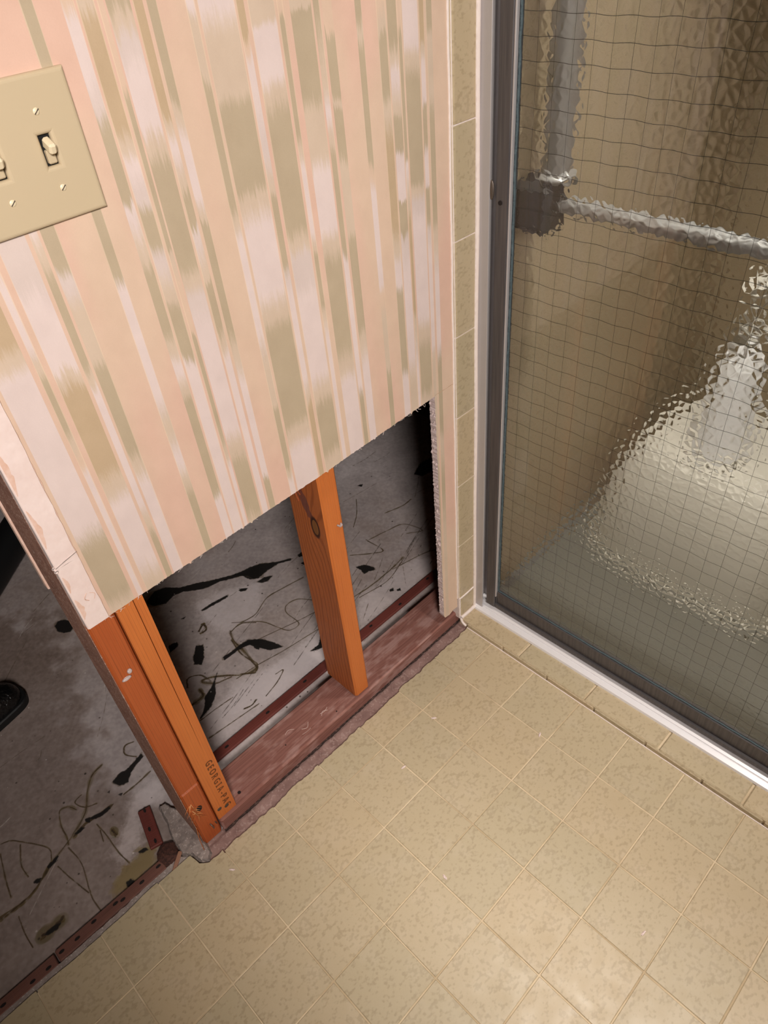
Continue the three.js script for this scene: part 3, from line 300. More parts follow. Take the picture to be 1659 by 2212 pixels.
// the broad side shows cathedral grain round a knot
M.grainFace = mat({ map: (() => { const t = tex(512, 2048, (u, v) => {
  const z = -0.194 + 0.089 * u, y = 0.025 + 0.62 * v, k = Math.hypot((z + 0.134) * 1.6, (y - 0.47) * 0.75), warp = 0.02 / (k + 0.012);
  const g = 0.5 + 0.5 * Math.sin(6.283 * (u * 9 + Math.sin(v * 9.4 + 1.2) * 0.5 + 2.4 * Math.abs(u - 0.45) * Math.sin(v * 6) + warp * 2.6 + 1.8 * fbm(u * 3, v * 6, 181, 3))), f = fbm(u * 80, v * 24, 183, 3);
  let c = mix3([164, 84, 40], [196, 112, 58], 0.3 + 0.5 * f + 0.3 * fbm(u * 3, v * 6, 184, 2)); c = mix3(c, [128, 62, 28], 0.42 * sm(0.68, 0.98, g));
  // purplish resin streak running down to the knot
  const rz = -0.166 + 0.03 * (0.55 - y) / 0.07 + 0.012 * (fbm(y * 40, 2, 187, 3) - 0.5); if (y > 0.485 && Math.abs(z - rz) < 0.005 + 0.009 * fbm(y * 60, z * 60, 188, 3)) c = mix3(c, [104, 62, 62], 0.7);
  if (k < 0.02) c = mix3(k < 0.012 ? [138, 88, 44] : [60, 28, 16], c, sm(0.014, 0.02, k)); return c;
}, true, THREE.ClampToEdgeWrapping); return t; })(), roughness: 0.45, bumpMap: woodBump.clone(), bumpScale: 0.0003 });
{ const g = new THREE.PlaneGeometry(0.0815, 0.62); g.rotateY(-Math.PI / 2); const uv = g.attributes.uv, q = g.attributes.position; for (let i = 0; i < q.count; i++) uv.setXY(i, (q.getZ(i) + 0.0445) / 0.089, (q.getY(i) + 0.31) / 0.62); g.translate(-0.2972, 0.337, ZB - 0.0445); part('broad_face', local(g, s3), M.grainFace, s3); }
part('paper_scrap', [local(tube([[-0.276, 0.48, ZB + 0.0005], [-0.271, 0.476, ZB + 0.003], [-0.2675, 0.479, ZB + 0.001]], 0.0016, 8, 5), s3), local(boxUV(new THREE.SphereGeometry(0.004, 8, 6).scale(1, 0.8, 0.4).translate(-0.2685, 0.474, ZB + 0.0008)), s3)], M.gypsum, s3);
part('torn_fibre', [local(tube([[-0.2975, 0.545, -0.168], [-0.3, 0.53, -0.166], [-0.299, 0.515, -0.163]], 0.002, 8, 5), s3), local(tube([[-0.2975, 0.555, -0.16], [-0.301, 0.54, -0.158], [-0.2985, 0.53, -0.157]], 0.0014, 8, 5), s3)], M.studA, s3);

const sole = thing('sole_plate', 'dusty purplish brown sole plate lying along the opened wall', 'plank', [-0.27, YC, -0.147]);
part('timber', local(boxUV(span(-0.633, 0.16, YC, 0.025, -0.1815, -0.0995, 0.003)), sole), M.sole, sole);
for (const [x, z, r] of [[-0.578, -0.1195, 0.0032], [-0.345, -0.112, 0.0015], [-0.46, -0.13, 0.0013]]) part('nail_hole', local(new THREE.CylinderGeometry(r, r, 0.0012, 14).translate(x, 0.0247, z), sole), M.dirtHole, sole);
seed = 33;
const scratchM = mat({ color: 0xcdb4ab, roughness: 0.9 });
for (let k = 0; k < 5; k++) { const x = rr(-0.46, -0.3), z = rr(-0.16, -0.115), l = rr(0.008, 0.022); part('plaster_smear', local(tube([[x, 0.0251, z], [x + l * 0.5, 0.0252, z + rr(-0.006, 0.006)], [x + l, 0.0251, z + rr(-0.008, 0.008)]], rr(0.0003, 0.0006), 8, 4), sole), scratchM, sole); }

// carpet tack strips left on the slab
function tackStrip(name, label, x0, x1, z0, z1, y, m, holes, turn = 0, at = null) {
  const c = [(x0 + x1) / 2, y, (z0 + z1) / 2], o = thing(name, label, 'tack strip', c, 'tack strips'); o.rotation.y = turn;
  part('batten', boxUV(span(x0 - c[0], x1 - c[0], -0.0075, 0, z0 - c[2], z1 - c[2], 0.0015), rnd(), rnd() * 0.1), m, o);
  for (let k = 0; k < holes; k++) part('nail', new THREE.CylinderGeometry(0.0028, 0.0032, 0.0016, 10).scale(1.6, 1, 0.8).translate(mix(x0, x1, (k + 0.5) / holes) - c[0] + rr(-0.01, 0.01), 0.0002, rr(-0.004, 0.004)), M.dirtHole, o);
  return o;
}
seed = 41;
tackStrip('tack_strip', 'dark red tack strip on the concrete behind the sole plate', -0.585, 0.3, -0.2425, -0.2205, -0.0045, M.redTack, 9, 0);
tackStrip('tack_strip', 'brown tack strip with nail holes along the doorway tile edge', -0.941, -0.742, -0.1405, -0.119, -0.003, M.tack, 7, -0.006);
tackStrip('tack_strip', 'brown tack strip running off the lower left picture edge', -1.4, -0.944, -0.1415, -0.12, -0.0035, M.tack, 14, -0.01);
tackStrip('tack_strip', 'short dark red tack strip stub lying along the stud jamb', -0.764, -0.684, -0.2155, -0.1925, -0.003, M.redTack, 3, 1.32);
const chunk = thing('rotten_chunk', 'dark rotted wood chunk at the corner of the doorway tack strips', 'wood chunk', [-0.727, -0.006, -0.139]);
{ const g = new THREE.IcosahedronGeometry(0.0185, 3), p = g.attributes.position; for (let i = 0; i < p.count; i++) { const k = 0.75 + 0.6 * fbm(p.getX(i) * 120 + 9, (p.getZ(i) + p.getY(i)) * 120 + 9, 191, 3); p.setXYZ(i, p.getX(i) * k * 0.95, p.getY(i) * k * 0.38, p.getZ(i) * k * 1.05); } g.computeVertexNormals(); part('rotted_wood', boxUV(g), mat({ map: rep(tex(128, 128, (u, v) => mix3([34, 18, 14], [104, 62, 50], fbm(u * 12, v * 12, 193, 4, 12, 12))), 0.03, 0.03), roughness: 0.9 }), chunk);
  part('loose_sliver', [boxUV(boxGeo(0.028, 0.004, 0.007, 0.001)).rotateY(0.65).translate(0.006, 0.003, 0.0225), boxUV(boxGeo(0.02, 0.003, 0.005, 0.001)).rotateY(0.5).translate(-0.002, 0.002, 0.028)], mat({ color: 0x9a6e58, roughness: 0.8 }), chunk); }
part('mortar_edge', [slabShape([[-2.2, -0.121], ...raggedEdge(-1.4, -0.716, -0.1185, 0.003, 251), [-0.703, -0.1055], [-2.2, -0.1055]], -0.014, -0.0045)], M.mortarGrey, bed);

// ---------------------------------------------------------------- the papered wall
const wall = thing('wall_back', 'striped wallpaper wall cut away along the bottom', 'wall', [0, 0, 0], null, 'structure');
{
  const o = []; seed = 51;
  const fuzz = (xa, ya, xb, yb, amp) => { const n = Math.round(Math.hypot(xb - xa, yb - ya) / 0.0025); for (let k = 0; k <= n; k++) { const t = k / n, r = rnd(); o.push([mix(xa, xb, t) + (Math.abs(xb - xa) < 0.05 ? amp * (rnd() - 0.5) : 0), mix(ya, yb, t) + (Math.abs(xb - xa) > 0.05 ? amp * (rnd() - 0.5) - (r > 0.97 ? 0.003 : 0) : 0)]); } };
  fuzz(-0.6712, 0.5995, -0.30, 0.6015, 0.0009); fuzz(-0.2975, 0.6015, -0.0505, 0.6095, 0.0012);
  fuzz(-0.0505, 0.605, -0.0475, 0.062, 0.0016); o.push([-0.044, 0.052], [-0.030, 0.049], [-0.018, 0.054], [-0.0045, 0.0525]);
  o.push([-0.0045, 2.4], [-0.6712, 2.4]);
  const g = new THREE.ExtrudeGeometry(new THREE.Shape(o.map(q => new THREE.Vector2(...q))), { depth: ZW - ZB, bevelEnabled: false }); g.translate(0, 0, ZB);
  const groups = g.groups, uv = g.attributes.uv, p = g.attributes.position;
  for (const gr of groups) for (let i = gr.start; i < gr.start + gr.count; i++) if (gr.materialIndex === 0) uv.setXY(i, (p.getX(i) - PAPER.x0) / PAPER.w, (p.getY(i) - PAPER.y0) / PAPER.h); else uv.setXY(i, p.getX(i) + p.getZ(i), p.getY(i));
  const m = new THREE.Mesh(g, [M.paper, M.gypsum]); m.name = 'papered_plasterboard'; m.castShadow = m.receiveShadow = true; wall.add(m);
  // torn gypsum paper along the upright cut
  const bits = []; seed = 55; for (let k = 0; k < 60; k++) { const y = rr(0.07, 0.6), x = mix(-0.0475, -0.0505, (y - 0.06) / 0.545); const b = new THREE.IcosahedronGeometry(rr(0.001, 0.0028), 0); b.scale(1, rr(0.7, 2), 0.9); b.translate(x - 0.0004, y, rr(ZB, ZW - 0.002)); bits.push(boxUV(b)); }
  part('torn_gypsum', bits, M.gypsum, wall); wall.children[wall.children.length - 1].userData.kind = 'stuff';
  const fr = []; seed = 57; for (let k = 0; k < 70; k++) { const x = rr(-0.66, -0.06), y = mix(0.5995, 0.6085, (x + 0.67) / 0.62); fr.push(tube([[x, y, ZW - 0.001], [x + rr(-0.002, 0.002), y - rr(0.001, 0.003), ZW], [x + rr(-0.004, 0.004), y - rr(0.0015, 0.005), ZW + rr(-0.001, 0.002)]], rr(0.00015, 0.0004), 3, 3)); }
  part('paper_fringe', fr, M.caulk, wall); wall.children[wall.children.length - 1].userData.kind = 'stuff';
}
// plastered corner bead at the doorway
{
  seed = 61; const o = [[-0.6718, 0.6], [-0.6718, 2.4], [-0.648, 2.4]]; for (let k = 0; k <= 150; k++) { const y = 2.4 - k * 0.012; if (y < 0.605) break; o.push([-0.6455 + 0.0022 * (fbm(y * 60, 1, 65, 3) - 0.5), y]); } o.push([-0.6455, 0.6]);
  const g = new THREE.ExtrudeGeometry(new THREE.Shape(o.map(q => new THREE.Vector2(...q))), { depth: 0.0016, bevelEnabled: false }); g.translate(0, 0, ZW); part('corner_bead', boxUV(g), M.plaster, wall);
  const r = []; for (let k = 0; k < 40; k++) { const y = 0.6 + k * 0.02; r.push(tube([[-0.6458, y, ZW + 0.0003], [-0.6454 + rr(-0.0008, 0.0008), y + 0.01, ZW + 0.0004], [-0.6458, y + 0.021, ZW + 0.0003]], rr(0.0003, 0.0006), 4, 5)); }
  part('paper_ridge', r, M.rustStain, wall);
  part('plaster_edge', [span(-0.6732, -0.6705, 0.6, 2.4, ZB + 0.0003, ZW + 0.0014, 0.0008)], M.plaster, wall);
  const w = []; w.push(tube([[-0.6725, 0.705, ZW + 0.001], [-0.664, 0.7085, ZW + 0.0025], [-0.652, 0.7105, ZW + 0.0016], [-0.645, 0.7115, ZW + 0.001]], 0.0007, 20, 6), tube([[-0.6725, 0.703, ZW + 0.001], [-0.66, 0.7035, ZW + 0.0016], [-0.65, 0.7035, ZW + 0.001]], 0.0005, 16, 6));
  for (let k = 0; k < 9; k++) w.push(new THREE.IcosahedronGeometry(rr(0.0012, 0.0028), 1).translate(-0.6722 + rr(-0.0015, 0.002), 0.704 + rr(-0.006, 0.007), ZW + rr(-0.003, 0.0015)));
  part('plaster_joint', w.map(q => boxUV(q)), M.plaster, wall);
  part('torn_nail_hole', [tube([[-0.656, 0.652, ZW + 0.0014], [-0.661, 0.646, ZW + 0.0026], [-0.657, 0.640, ZW + 0.0018]], 0.0005, 10, 5), tube([[-0.653, 0.65, ZW + 0.0014], [-0.648, 0.645, ZW + 0.0018], [-0.651, 0.638, ZW + 0.0014]], 0.0004, 10, 5)].map(q => boxUV(q)), M.rustStain, wall);
}
// rear plasterboard, header and the wall beyond the doorway
for (const [y0, y1, w] of [[0.618, 0.652, 0.006], [0.664, 0.69, 0.004], [0.735, 0.79, 0.005], [0.81, 0.87, 0.006]]) { const o = [[-0.6714, y0], [-0.6714, y1]]; for (let k = 0; k <= 16; k++) { const y = mix(y1, y0, k / 16); o.push([-0.6712 + w * Math.sin(Math.PI * (k + 0.5) / 17) * (0.6 + 0.7 * fbm(y * 200, 1, 67, 3)), y]); } const g = new THREE.ExtrudeGeometry(new THREE.Shape(o.map(q => new THREE.Vector2(...q))), { depth: 0.0003, bevelEnabled: false }); g.translate(0, 0, ZW + 0.0015); part('rust_stain', boxUV(g), M.rustStain, wall); }
part('rear_plasterboard', [span(-0.6755, -0.02, 0.598, 2.4, -0.2075, -0.1945, 0.001)], M.rustStain, wall);
part('door_header', [span(-1.5, -0.6735, 2.03, 2.4, -0.2075, ZW, 0.001), span(-2.3, -1.5, 0.0, 2.4, -0.2075, -0.106, 0.001)], M.paint, wall);

// ---------------------------------------------------------------- wall tile trim by the shower
const trim = thing('trim_1', 'column of olive bullnose tiles beside the shower door', 'tile trim', [0, 0, 0], null, 'structure');
const XS = -0.0035, XE = 0.0435, ZT = -0.0882;
function bullnose(h) {
  const s = new THREE.Shape(); s.moveTo(0, -0.006); s.lineTo(XE - XS, -0.006); s.lineTo(XE - XS, 0.004); s.lineTo(0.0065, 0.004); s.quadraticCurveTo(0.0005, 0.0036, 0, -0.002); s.closePath();
  const g = new THREE.ExtrudeGeometry(s, { depth: h, bevelEnabled: true, bevelThickness: 0.0005, bevelSize: 0.0005, bevelOffset: -0.0005, bevelSegments: 1, curveSegments: 6 }); g.rotateX(-Math.PI / 2); g.scale(1, 1, -1);
  const ix = g.index; const p = g.attributes.position; for (let i = 0; i < p.count; i += 3) { const a = [p.getX(i + 1), p.getY(i + 1), p.getZ(i + 1)], b = [p.getX(i + 2), p.getY(i + 2), p.getZ(i + 2)]; p.setXYZ(i + 1, ...b); p.setXYZ(i + 2, ...a); } g.computeVertexNormals(); return boxUV(g, rnd(), rnd());
}
seed = 71;
const joints = [0.0785, 0.2335, 0.388, 0.540, 0.6925, 0.844, 0.996, 1.149, 1.302, 1.455, 1.608, 1.761, 1.914, 2.067, 2.22, 2.373];
for (let k = 0; k + 1 < joints.length; k++) { const o = part('tile', bullnose(joints[k + 1] - joints[k] - 0.003), M.tiles[k % 4], trim); o.position.set(XS, joints[k] + 0.0015, ZT - 0.004); }
{ const o = part('tile', bullnose(0.0785 - 0.020), M.tiles[1], trim); o.position.set(XS + 0.004, 0.0175, ZT - 0.004); }
part('grout', [span(XS + 0.0015, 0.06, 0.014, 2.4, -0.108, ZT - 0.0012, 0.0004)], M.caulk, trim);
part('grout_bead', [tube(Array.from({ length: 40 }, (_, k) => [XS - 0.0006 + 0.0005 * Math.sin(k * 2.1), 0.08 + k * 0.0595, ZW + 0.0003]), 0.0021, 120, 6), tube(Array.from({ length: 24 }, (_, k) => [0.0475 + 0.0008 * Math.sin(k * 1.7), 0.018 + k * 0.1035, ZT - 0.0005]), 0.0042, 120, 7), tube([[XS, 0.0785, ZT], [0.02, 0.0787, ZT + 0.0006], [XE, 0.079, ZT]], 0.0021, 16, 6), tube([[0.001, 0.016, ZT + 0.002], [0.02, 0.017, ZT + 0.003], [0.045, 0.018, ZT + 0.003]], 0.0042, 16, 7), tube([[0.0, 0.016, ZT + 0.001], [-0.001, 0.006, ZT + 0.008], [0.0, 0.001, ZT + 0.016]], 0.003, 10, 6)].map(q => boxUV(q)), M.caulk, trim);

// ---------------------------------------------------------------- shower curb
const curb = thing('shower_curb', 'low olive tiled curb in front of the shower door', 'curb', [0, 0, 0], null, 'structure');
part('curb_bed', [span(0.0022, 0.1, -0.013, 0.0118, ZW, 0.78, 0.0005)], M.grout, curb);
part('grout_line', boxUV(tube(Array.from({ length: 30 }, (_, k) => [-0.0014, -0.0002 + 0.0002 * Math.sin(k * 2.3), -0.068 + k * 0.0285]), 0.0014, 120, 6)), M.caulk, curb);
seed = 81;
const cj = [-0.088, 0.0664, 0.2229, 0.381, 0.536, 0.693, 0.77];
for (let k = 0; k + 1 < cj.length; k++) { const a = cj[k] + 0.0018, b = cj[k + 1] - 0.0018; part('cap_tile', boxUV(span(0.0012, 0.062, 0.004, 0.0148, a, b, 0.0022), rnd(), rnd()), M.tiles[(k + 2) % 4], curb); }
const rj = [-0.07, 0.0285, 0.1385, 0.248, 0.3575, 0.467, 0.5755, 0.685, 0.77];
for (let k = 0; k + 1 < rj.length; k++) part('riser_tile', boxUV(span(-0.0012, 0.0058, -0.004, 0.0118, rj[k] + 0.0014, rj[k + 1] - 0.0014, 0.0018), rnd(), rnd()), M.tiles[k % 4], curb);

// ---------------------------------------------------------------- shower enclosure
const frame = thing('shower_frame', 'brushed aluminium shower frame on the tiled curb', 'door frame', [0.05, 0.014, -0.08]); frame.rotation.y = 0.016;
const door = thing('shower_door', 'aluminium shower door with hammered wired glass', 'shower door', [0.05, 0.014, -0.08]); door.rotation.y = 0.016;
const loc = (g) => g.translate(-0.05, -0.014, 0.08);
part('jamb', [loc(span(0.050, 0.054, 0.016, 1.85, -0.0905, -0.0685, 0.0006)), loc(span(0.050, 0.088, 0.016, 1.85, -0.0915, -0.0885, 0.0006)), loc(span(0.084, 0.088, 0.016, 1.85, -0.0905, -0.0685, 0.0006))].map(g => boxUV(g)), M.aluminium, frame);
part('bumper_clip', loc(boxUV(new THREE.SphereGeometry(0.008, 12, 8).scale(0.3, 1.7, 0.6).translate(0.0535, 0.905, -0.0675))), M.nail, frame);
{ // sill profile: two pale flats with a groove between, then an upstand
  const s = new THREE.Shape([[0.041, 0.0145], [0.0425, 0.0195], [0.0515, 0.0222], [0.0522, 0.0214], [0.0534, 0.0214], [0.054, 0.0232], [0.0635, 0.0265], [0.0655, 0.0265], [0.0655, 0.032], [0.0675, 0.032], [0.0675, 0.026], [0.09, 0.026], [0.09, 0.0145]].map(q => new THREE.Vector2(...q)));
  const g = new THREE.ExtrudeGeometry(s, { depth: 0.84, bevelEnabled: false }); g.translate(0, 0, -0.088); part('sill', loc(boxUV(g)), M.sill, frame);
}
part('strike_jamb', [loc(boxUV(span(0.050, 0.088, 0.016, 1.85, 0.645, 0.67, 0.001))), loc(boxUV(span(0.050, 0.088, 1.85, 1.88, -0.0915, 0.67, 0.001)))], M.aluminium, frame);
const ZG = -0.037, ZR = 0.61, YG = 0.084, YT = 1.79;
part('stile', [loc(boxUV(span(0.056, 0.0625, 0.036, 1.83, -0.0625, -0.041, 0.0012))), loc(boxUV(span(0.0625, 0.078, 0.036, 1.83, -0.0625, -0.0395, 0.0012)))], M.aluminiumWorn, door);
part('stile_lip', [loc(boxUV(span(0.0575, 0.064, 0.07, 1.8, -0.0412, -0.0382, 0.0008)))], M.aluminium, door);
part('strike_stile', [loc(boxUV(span(0.056, 0.078, 0.036, 1.83, ZR, ZR + 0.03, 0.0012)))], M.aluminiumWorn, door);
part('bottom_rail', [loc(boxUV(span(0.0585, 0.078, 0.034, 0.046, -0.0625, ZR + 0.03, 0.0012))), loc(boxUV(span(0.0635, 0.078, 0.044, 0.067, -0.0625, ZR + 0.03, 0.0012))), loc(boxUV(span(0.061, 0.078, 0.066, 0.0835, -0.0625, ZR + 0.03, 0.0012)))], M.aluminiumWorn, door);
part('top_rail', [loc(boxUV(span(0.0585, 0.078, YT, 1.83, -0.0625, ZR + 0.03, 0.0012)))], M.aluminiumWorn, door);
{ const pts = []; seed = 91; for (let k = 0; k <= 90; k++) pts.push([0.0645 + rr(-0.0003, 0.0003), YG + 0.002 + k * 0.0188, ZG + 0.0004 + rr(-0.0006, 0.0006)]); const q = []; for (let k = 0; k <= 50; k++) q.push([0.0645, YG + 0.001 + rr(-0.0005, 0.0005), ZG + k * 0.0128]); part('glazing_gasket', [loc(boxUV(tube(pts, 0.0021, 360, 5))), loc(boxUV(tube(q, 0.0017, 200, 5)))], M.gasket, door); }
part('door_screw', [loc(new THREE.CylinderGeometry(0.0032, 0.0032, 0.002, 14).rotateZ(Math.PI / 2).translate(0.0557, 0.889, -0.0535))], M.dirtHole, door);
{
  // hammered pane: smooth front, cells pressed into the back face
  const N = 640, cells = 32, pts = []; seed = 95; for (let a = 0; a < cells; a++) for (let b = 0; b < cells; b++) { const t = rr(0, 6.283), m = rr(0.3, 1); pts.push([(a + rnd()) / cells, (b + rnd()) / cells, m * Math.cos(t), m * Math.sin(t)]); }
  const ham = grey(N, N, (u, v) => {
    const ca = Math.floor(u * cells), cb = Math.floor(v * cells); let d1 = 9, d2 = 9, tilt = 0;
    for (let i = -2; i <= 2; i++) for (let j = -2; j <= 2; j++) { const q = pts[((ca + i + cells) % cells) * cells + ((cb + j + cells) % cells)]; let dx = u - q[0], dy = v - q[1]; dx -= Math.round(dx); dy -= Math.round(dy); const d = Math.hypot(dx, dy) * cells; if (d < d1) { d2 = d1; d1 = d; tilt = (dx * q[2] + dy * q[3]) * cells; } else if (d < d2) d2 = d; }
    return clamp(0.42 + 0.17 * tilt * sm(0, 0.75, d2 - d1) + 0.2 * sm(0, 0.8, d2 - d1) - 0.12 * d1 * d1);
  });
  const gm = new THREE.MeshPhysicalMaterial({ color: 0xffffff, roughness: 0.03, transmission: 1, thickness: 0.006, ior: 1.5, attenuationColor: new THREE.Color(0.78, 0.83, 0.79), attenuationDistance: 0.03, bumpMap: ham, bumpScale: GLASS_BUMP });
  const y0 = YG - 0.004, y1 = YT + 0.004, z0 = ZG - 0.004, z1 = ZR + 0.004, x0 = 0.0655, x1 = 0.0715;
  const g = span(x0, x1, y0, y1, z0, z1, 0.0002), p = g.attributes.position, n = g.attributes.normal, uv = g.attributes.uv;
  for (let i = 0; i < p.count; i++) if (n.getX(i) > 0.9) uv.setXY(i, p.getZ(i) / 0.36, p.getY(i) / 0.36); else uv.setXY(i, 0.01, 0.01);
  part('glass', loc(g), gm, door);
  const xm = 0.0672;
  for (let k = 0; ; k++) { const y = YG + 0.012 + k * 0.0254; if (y > 1.28) break; const q = []; for (let z = ZG - 0.002; z <= ZR + 0.002; z += 0.0127) q.push([xm, y + 0.0008 * Math.sin((z + k * 0.004) * 6.283 / 0.0508) + 0.0006 * Math.sin(z * 31 + k), z]); part('wire', loc(tube(q, 0.0003, 110, 4)), M.wire, door); }
  for (let k = 0; ; k++) { const z = ZG + 0.0235 + k * 0.0254; if (z > ZR) break; const q = []; for (let y = YG - 0.002; y <= YT; y += 0.05) q.push([xm + 0.0004, y, z + 0.0006 * Math.sin(y * 19 + k * 2.3)]); part('wire', loc(tube(q, 0.0002, 80, 4)), M.wire, door); }
}
// fittings and things seen through the glass
const tb = thing('towel_bar', 'chrome towel bar behind the hammered glass door', 'towel bar', [0.16, 0.855, -0.03]);
part('bracket', [boxUV(boxGeo(0.05, 0.075, 0.07, 0.01)).translate(0.0, 0, -0.03)], mat({ color: 0x3a3733, metalness: 0.6, roughness: 0.5 }), tb);
part('bar', new THREE.CylinderGeometry(0.012, 0.012, 0.6, 20).rotateX(Math.PI / 2).translate(0.006, 0.006, 0.3), M.satin, tb);
part('end_bracket', [boxUV(boxGeo(0.03, 0.045, 0.03, 0.006)).translate(0.0, 0, 0.585)], M.satin, tb);
const up = thing('grab_rail', 'upright chrome rail blurred behind the top of the glass', 'rail', [0.17, 0.893, -0.038]);
part('rail', new THREE.CylinderGeometry(0.021, 0.021, 0.72, 22).translate(0, 0.36, 0.0), M.satin, up);
part('flange', lathe([[0.0, 0], [0.03, 0], [0.03, 0.006], [0.0215, 0.012], [0, 0.012]], 24), M.satin, up);
const tub = thing('storage_tub', 'pale rounded upturned plastic tub on the shower floor', 'tub', [0.585, -0.006, 0.2]);
{
  const ring = (t) => { const y = 0.29 * Math.min(1, 1.12 * Math.sin(t * 1.5708)), k = Math.max(0.02, Math.max(0, Math.cos(t * 1.5708)) ** 0.5), o = []; for (let a = 0; a < 64; a++) { const c = Math.cos(a / 64 * 6.2832), d = Math.sin(a / 64 * 6.2832); o.push([0.205 * k * Math.sign(c) * Math.abs(c) ** 0.5, y, 0.252 * k * Math.sign(d) * Math.abs(d) ** 0.5]); } return o; };
  const rows = []; for (let r = 0; r <= 24; r++) rows.push(ring(r / 24)); const v = [], ix = []; rows.forEach(q => q.forEach(w => v.push(...w))); v.push(0, 0.29, 0); const top = rows.length * 64;
  for (let r = 0; r + 1 < rows.length; r++) for (let a = 0; a < 64; a++) { const b = (a + 1) % 64, A = r * 64 + a, B = r * 64 + b; ix.push(A, A + 64, B, B, A + 64, B + 64); } for (let a = 0; a < 64; a++) ix.push((rows.length - 1) * 64 + a, top, (rows.length - 1) * 64 + (a + 1) % 64);
  const g = new THREE.BufferGeometry(); g.setAttribute('position', new THREE.Float32BufferAttribute(v, 3)); g.setIndex(ix); g.computeVertexNormals(); part('basin', boxUV(g), M.palePlastic, tub);
  const rim = []; for (let a = 0; a < 64; a++) { const c = Math.cos(a / 64 * 6.2832), d = Math.sin(a / 64 * 6.2832); rim.push([0.212 * Math.sign(c) * Math.abs(c) ** 0.5, 0.009, 0.259 * Math.sign(d) * Math.abs(d) ** 0.5]); } part('rim', boxUV(tube(rim, 0.005, 128, 8, true)), M.palePlastic, tub);
}
const bottle = thing('plastic_bottle', 'bright white plastic bottle standing on the upturned tub', 'bottle', [0.53, 0.2845, 0.17]);
part('body', lathe([[0, 0], [0.054, 0], [0.06, 0.006], [0.059, 0.02], [0.04, 0.2], [0.033, 0.225], [0.024, 0.243], [0.02, 0.25], [0.02, 0.265], [0, 0.265]], 36), M.whitePlastic, bottle);
part('pump_head', [lathe([[0, 0.262], [0.025, 0.262], [0.025, 0.29], [0.009, 0.296], [0.009, 0.36], [0.018, 0.363], [0.019, 0.385], [0, 0.39]], 28), boxUV(boxGeo(0.06, 0.012, 0.018, 0.004)).translate(-0.03, 0.377, 0)].map(g => boxUV(g)), M.palePlastic, bottle);
tag(solo('shower_floor', [span(0.1, 1.0, -0.06, -0.006, -0.098, 0.8, 0.001)], mat({ color: 0x62615a, roughness: 0.6 }), 'grey shower floor behind the glass door', 'floor', null, 'structure'), 'grey shower floor behind the glass door', 'floor', null, 'structure');
solo('wall_shower_side', [span(0.052, 1.02, -0.06, 2.4, -0.108, ZW - 0.002, 0.001)], M.showerTile, 'olive tiled side wall inside the shower', 'wall', null, 'structure');
solo('wall_shower_back', [span(0.98, 1.08, -0.06, 2.4, -0.108, 0.82, 0.001)], M.showerTile, 'olive tiled back wall inside the shower', 'wall', null, 'structure');
solo('wall_shower_end', [span(0.052, 1.02, -0.06, 2.4, 0.76, 0.86, 0.001)], M.showerTile, 'olive tiled end wall closing the shower', 'wall', null, 'structure');
solo('wall_right', [span(0.0, 0.06, -0.02, 2.4, 0.855, 1.66, 0.001)], M.paint, 'plain painted wall beyond the shower', 'wall', null, 'structure');
solo('wall_left', [span(-2.32, -2.2, -0.02, 2.4, -0.2, 1.66, 0.001)], M.paint, 'plain painted wall left of the doorway', 'wall', null, 'structure');
solo('wall_front', [span(-2.3, 0.06, -0.02, 2.4, 1.6, 1.7, 0.001)], M.paint, 'plain painted vanity wall behind the camera', 'wall', null, 'structure');
solo('ceiling', [span(-2.32, 1.08, 2.4, 2.5, -0.21, 1.7, 0.001)], M.paint, 'plain painted bathroom ceiling', 'ceiling', null, 'structure');
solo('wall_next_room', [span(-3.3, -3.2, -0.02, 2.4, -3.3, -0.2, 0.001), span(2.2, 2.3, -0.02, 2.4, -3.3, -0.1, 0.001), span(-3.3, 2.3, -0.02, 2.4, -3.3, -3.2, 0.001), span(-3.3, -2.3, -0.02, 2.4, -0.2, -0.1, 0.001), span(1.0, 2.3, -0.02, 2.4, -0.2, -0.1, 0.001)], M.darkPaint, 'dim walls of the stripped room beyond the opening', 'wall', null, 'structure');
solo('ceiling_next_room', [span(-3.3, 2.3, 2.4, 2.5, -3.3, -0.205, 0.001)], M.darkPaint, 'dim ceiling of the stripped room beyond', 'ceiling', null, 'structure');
const s4 = thing('wall_stud', 'shadowed stud behind the tiled shower side wall', 'stud', [0.2, 0, -0.15], 'studs of the opened wall');
part('timber', local(board(0.182, 0.218, 0.025, 2.36, ZB - 0.089, -0.1085, 0.2), s4), M.studA, s4);

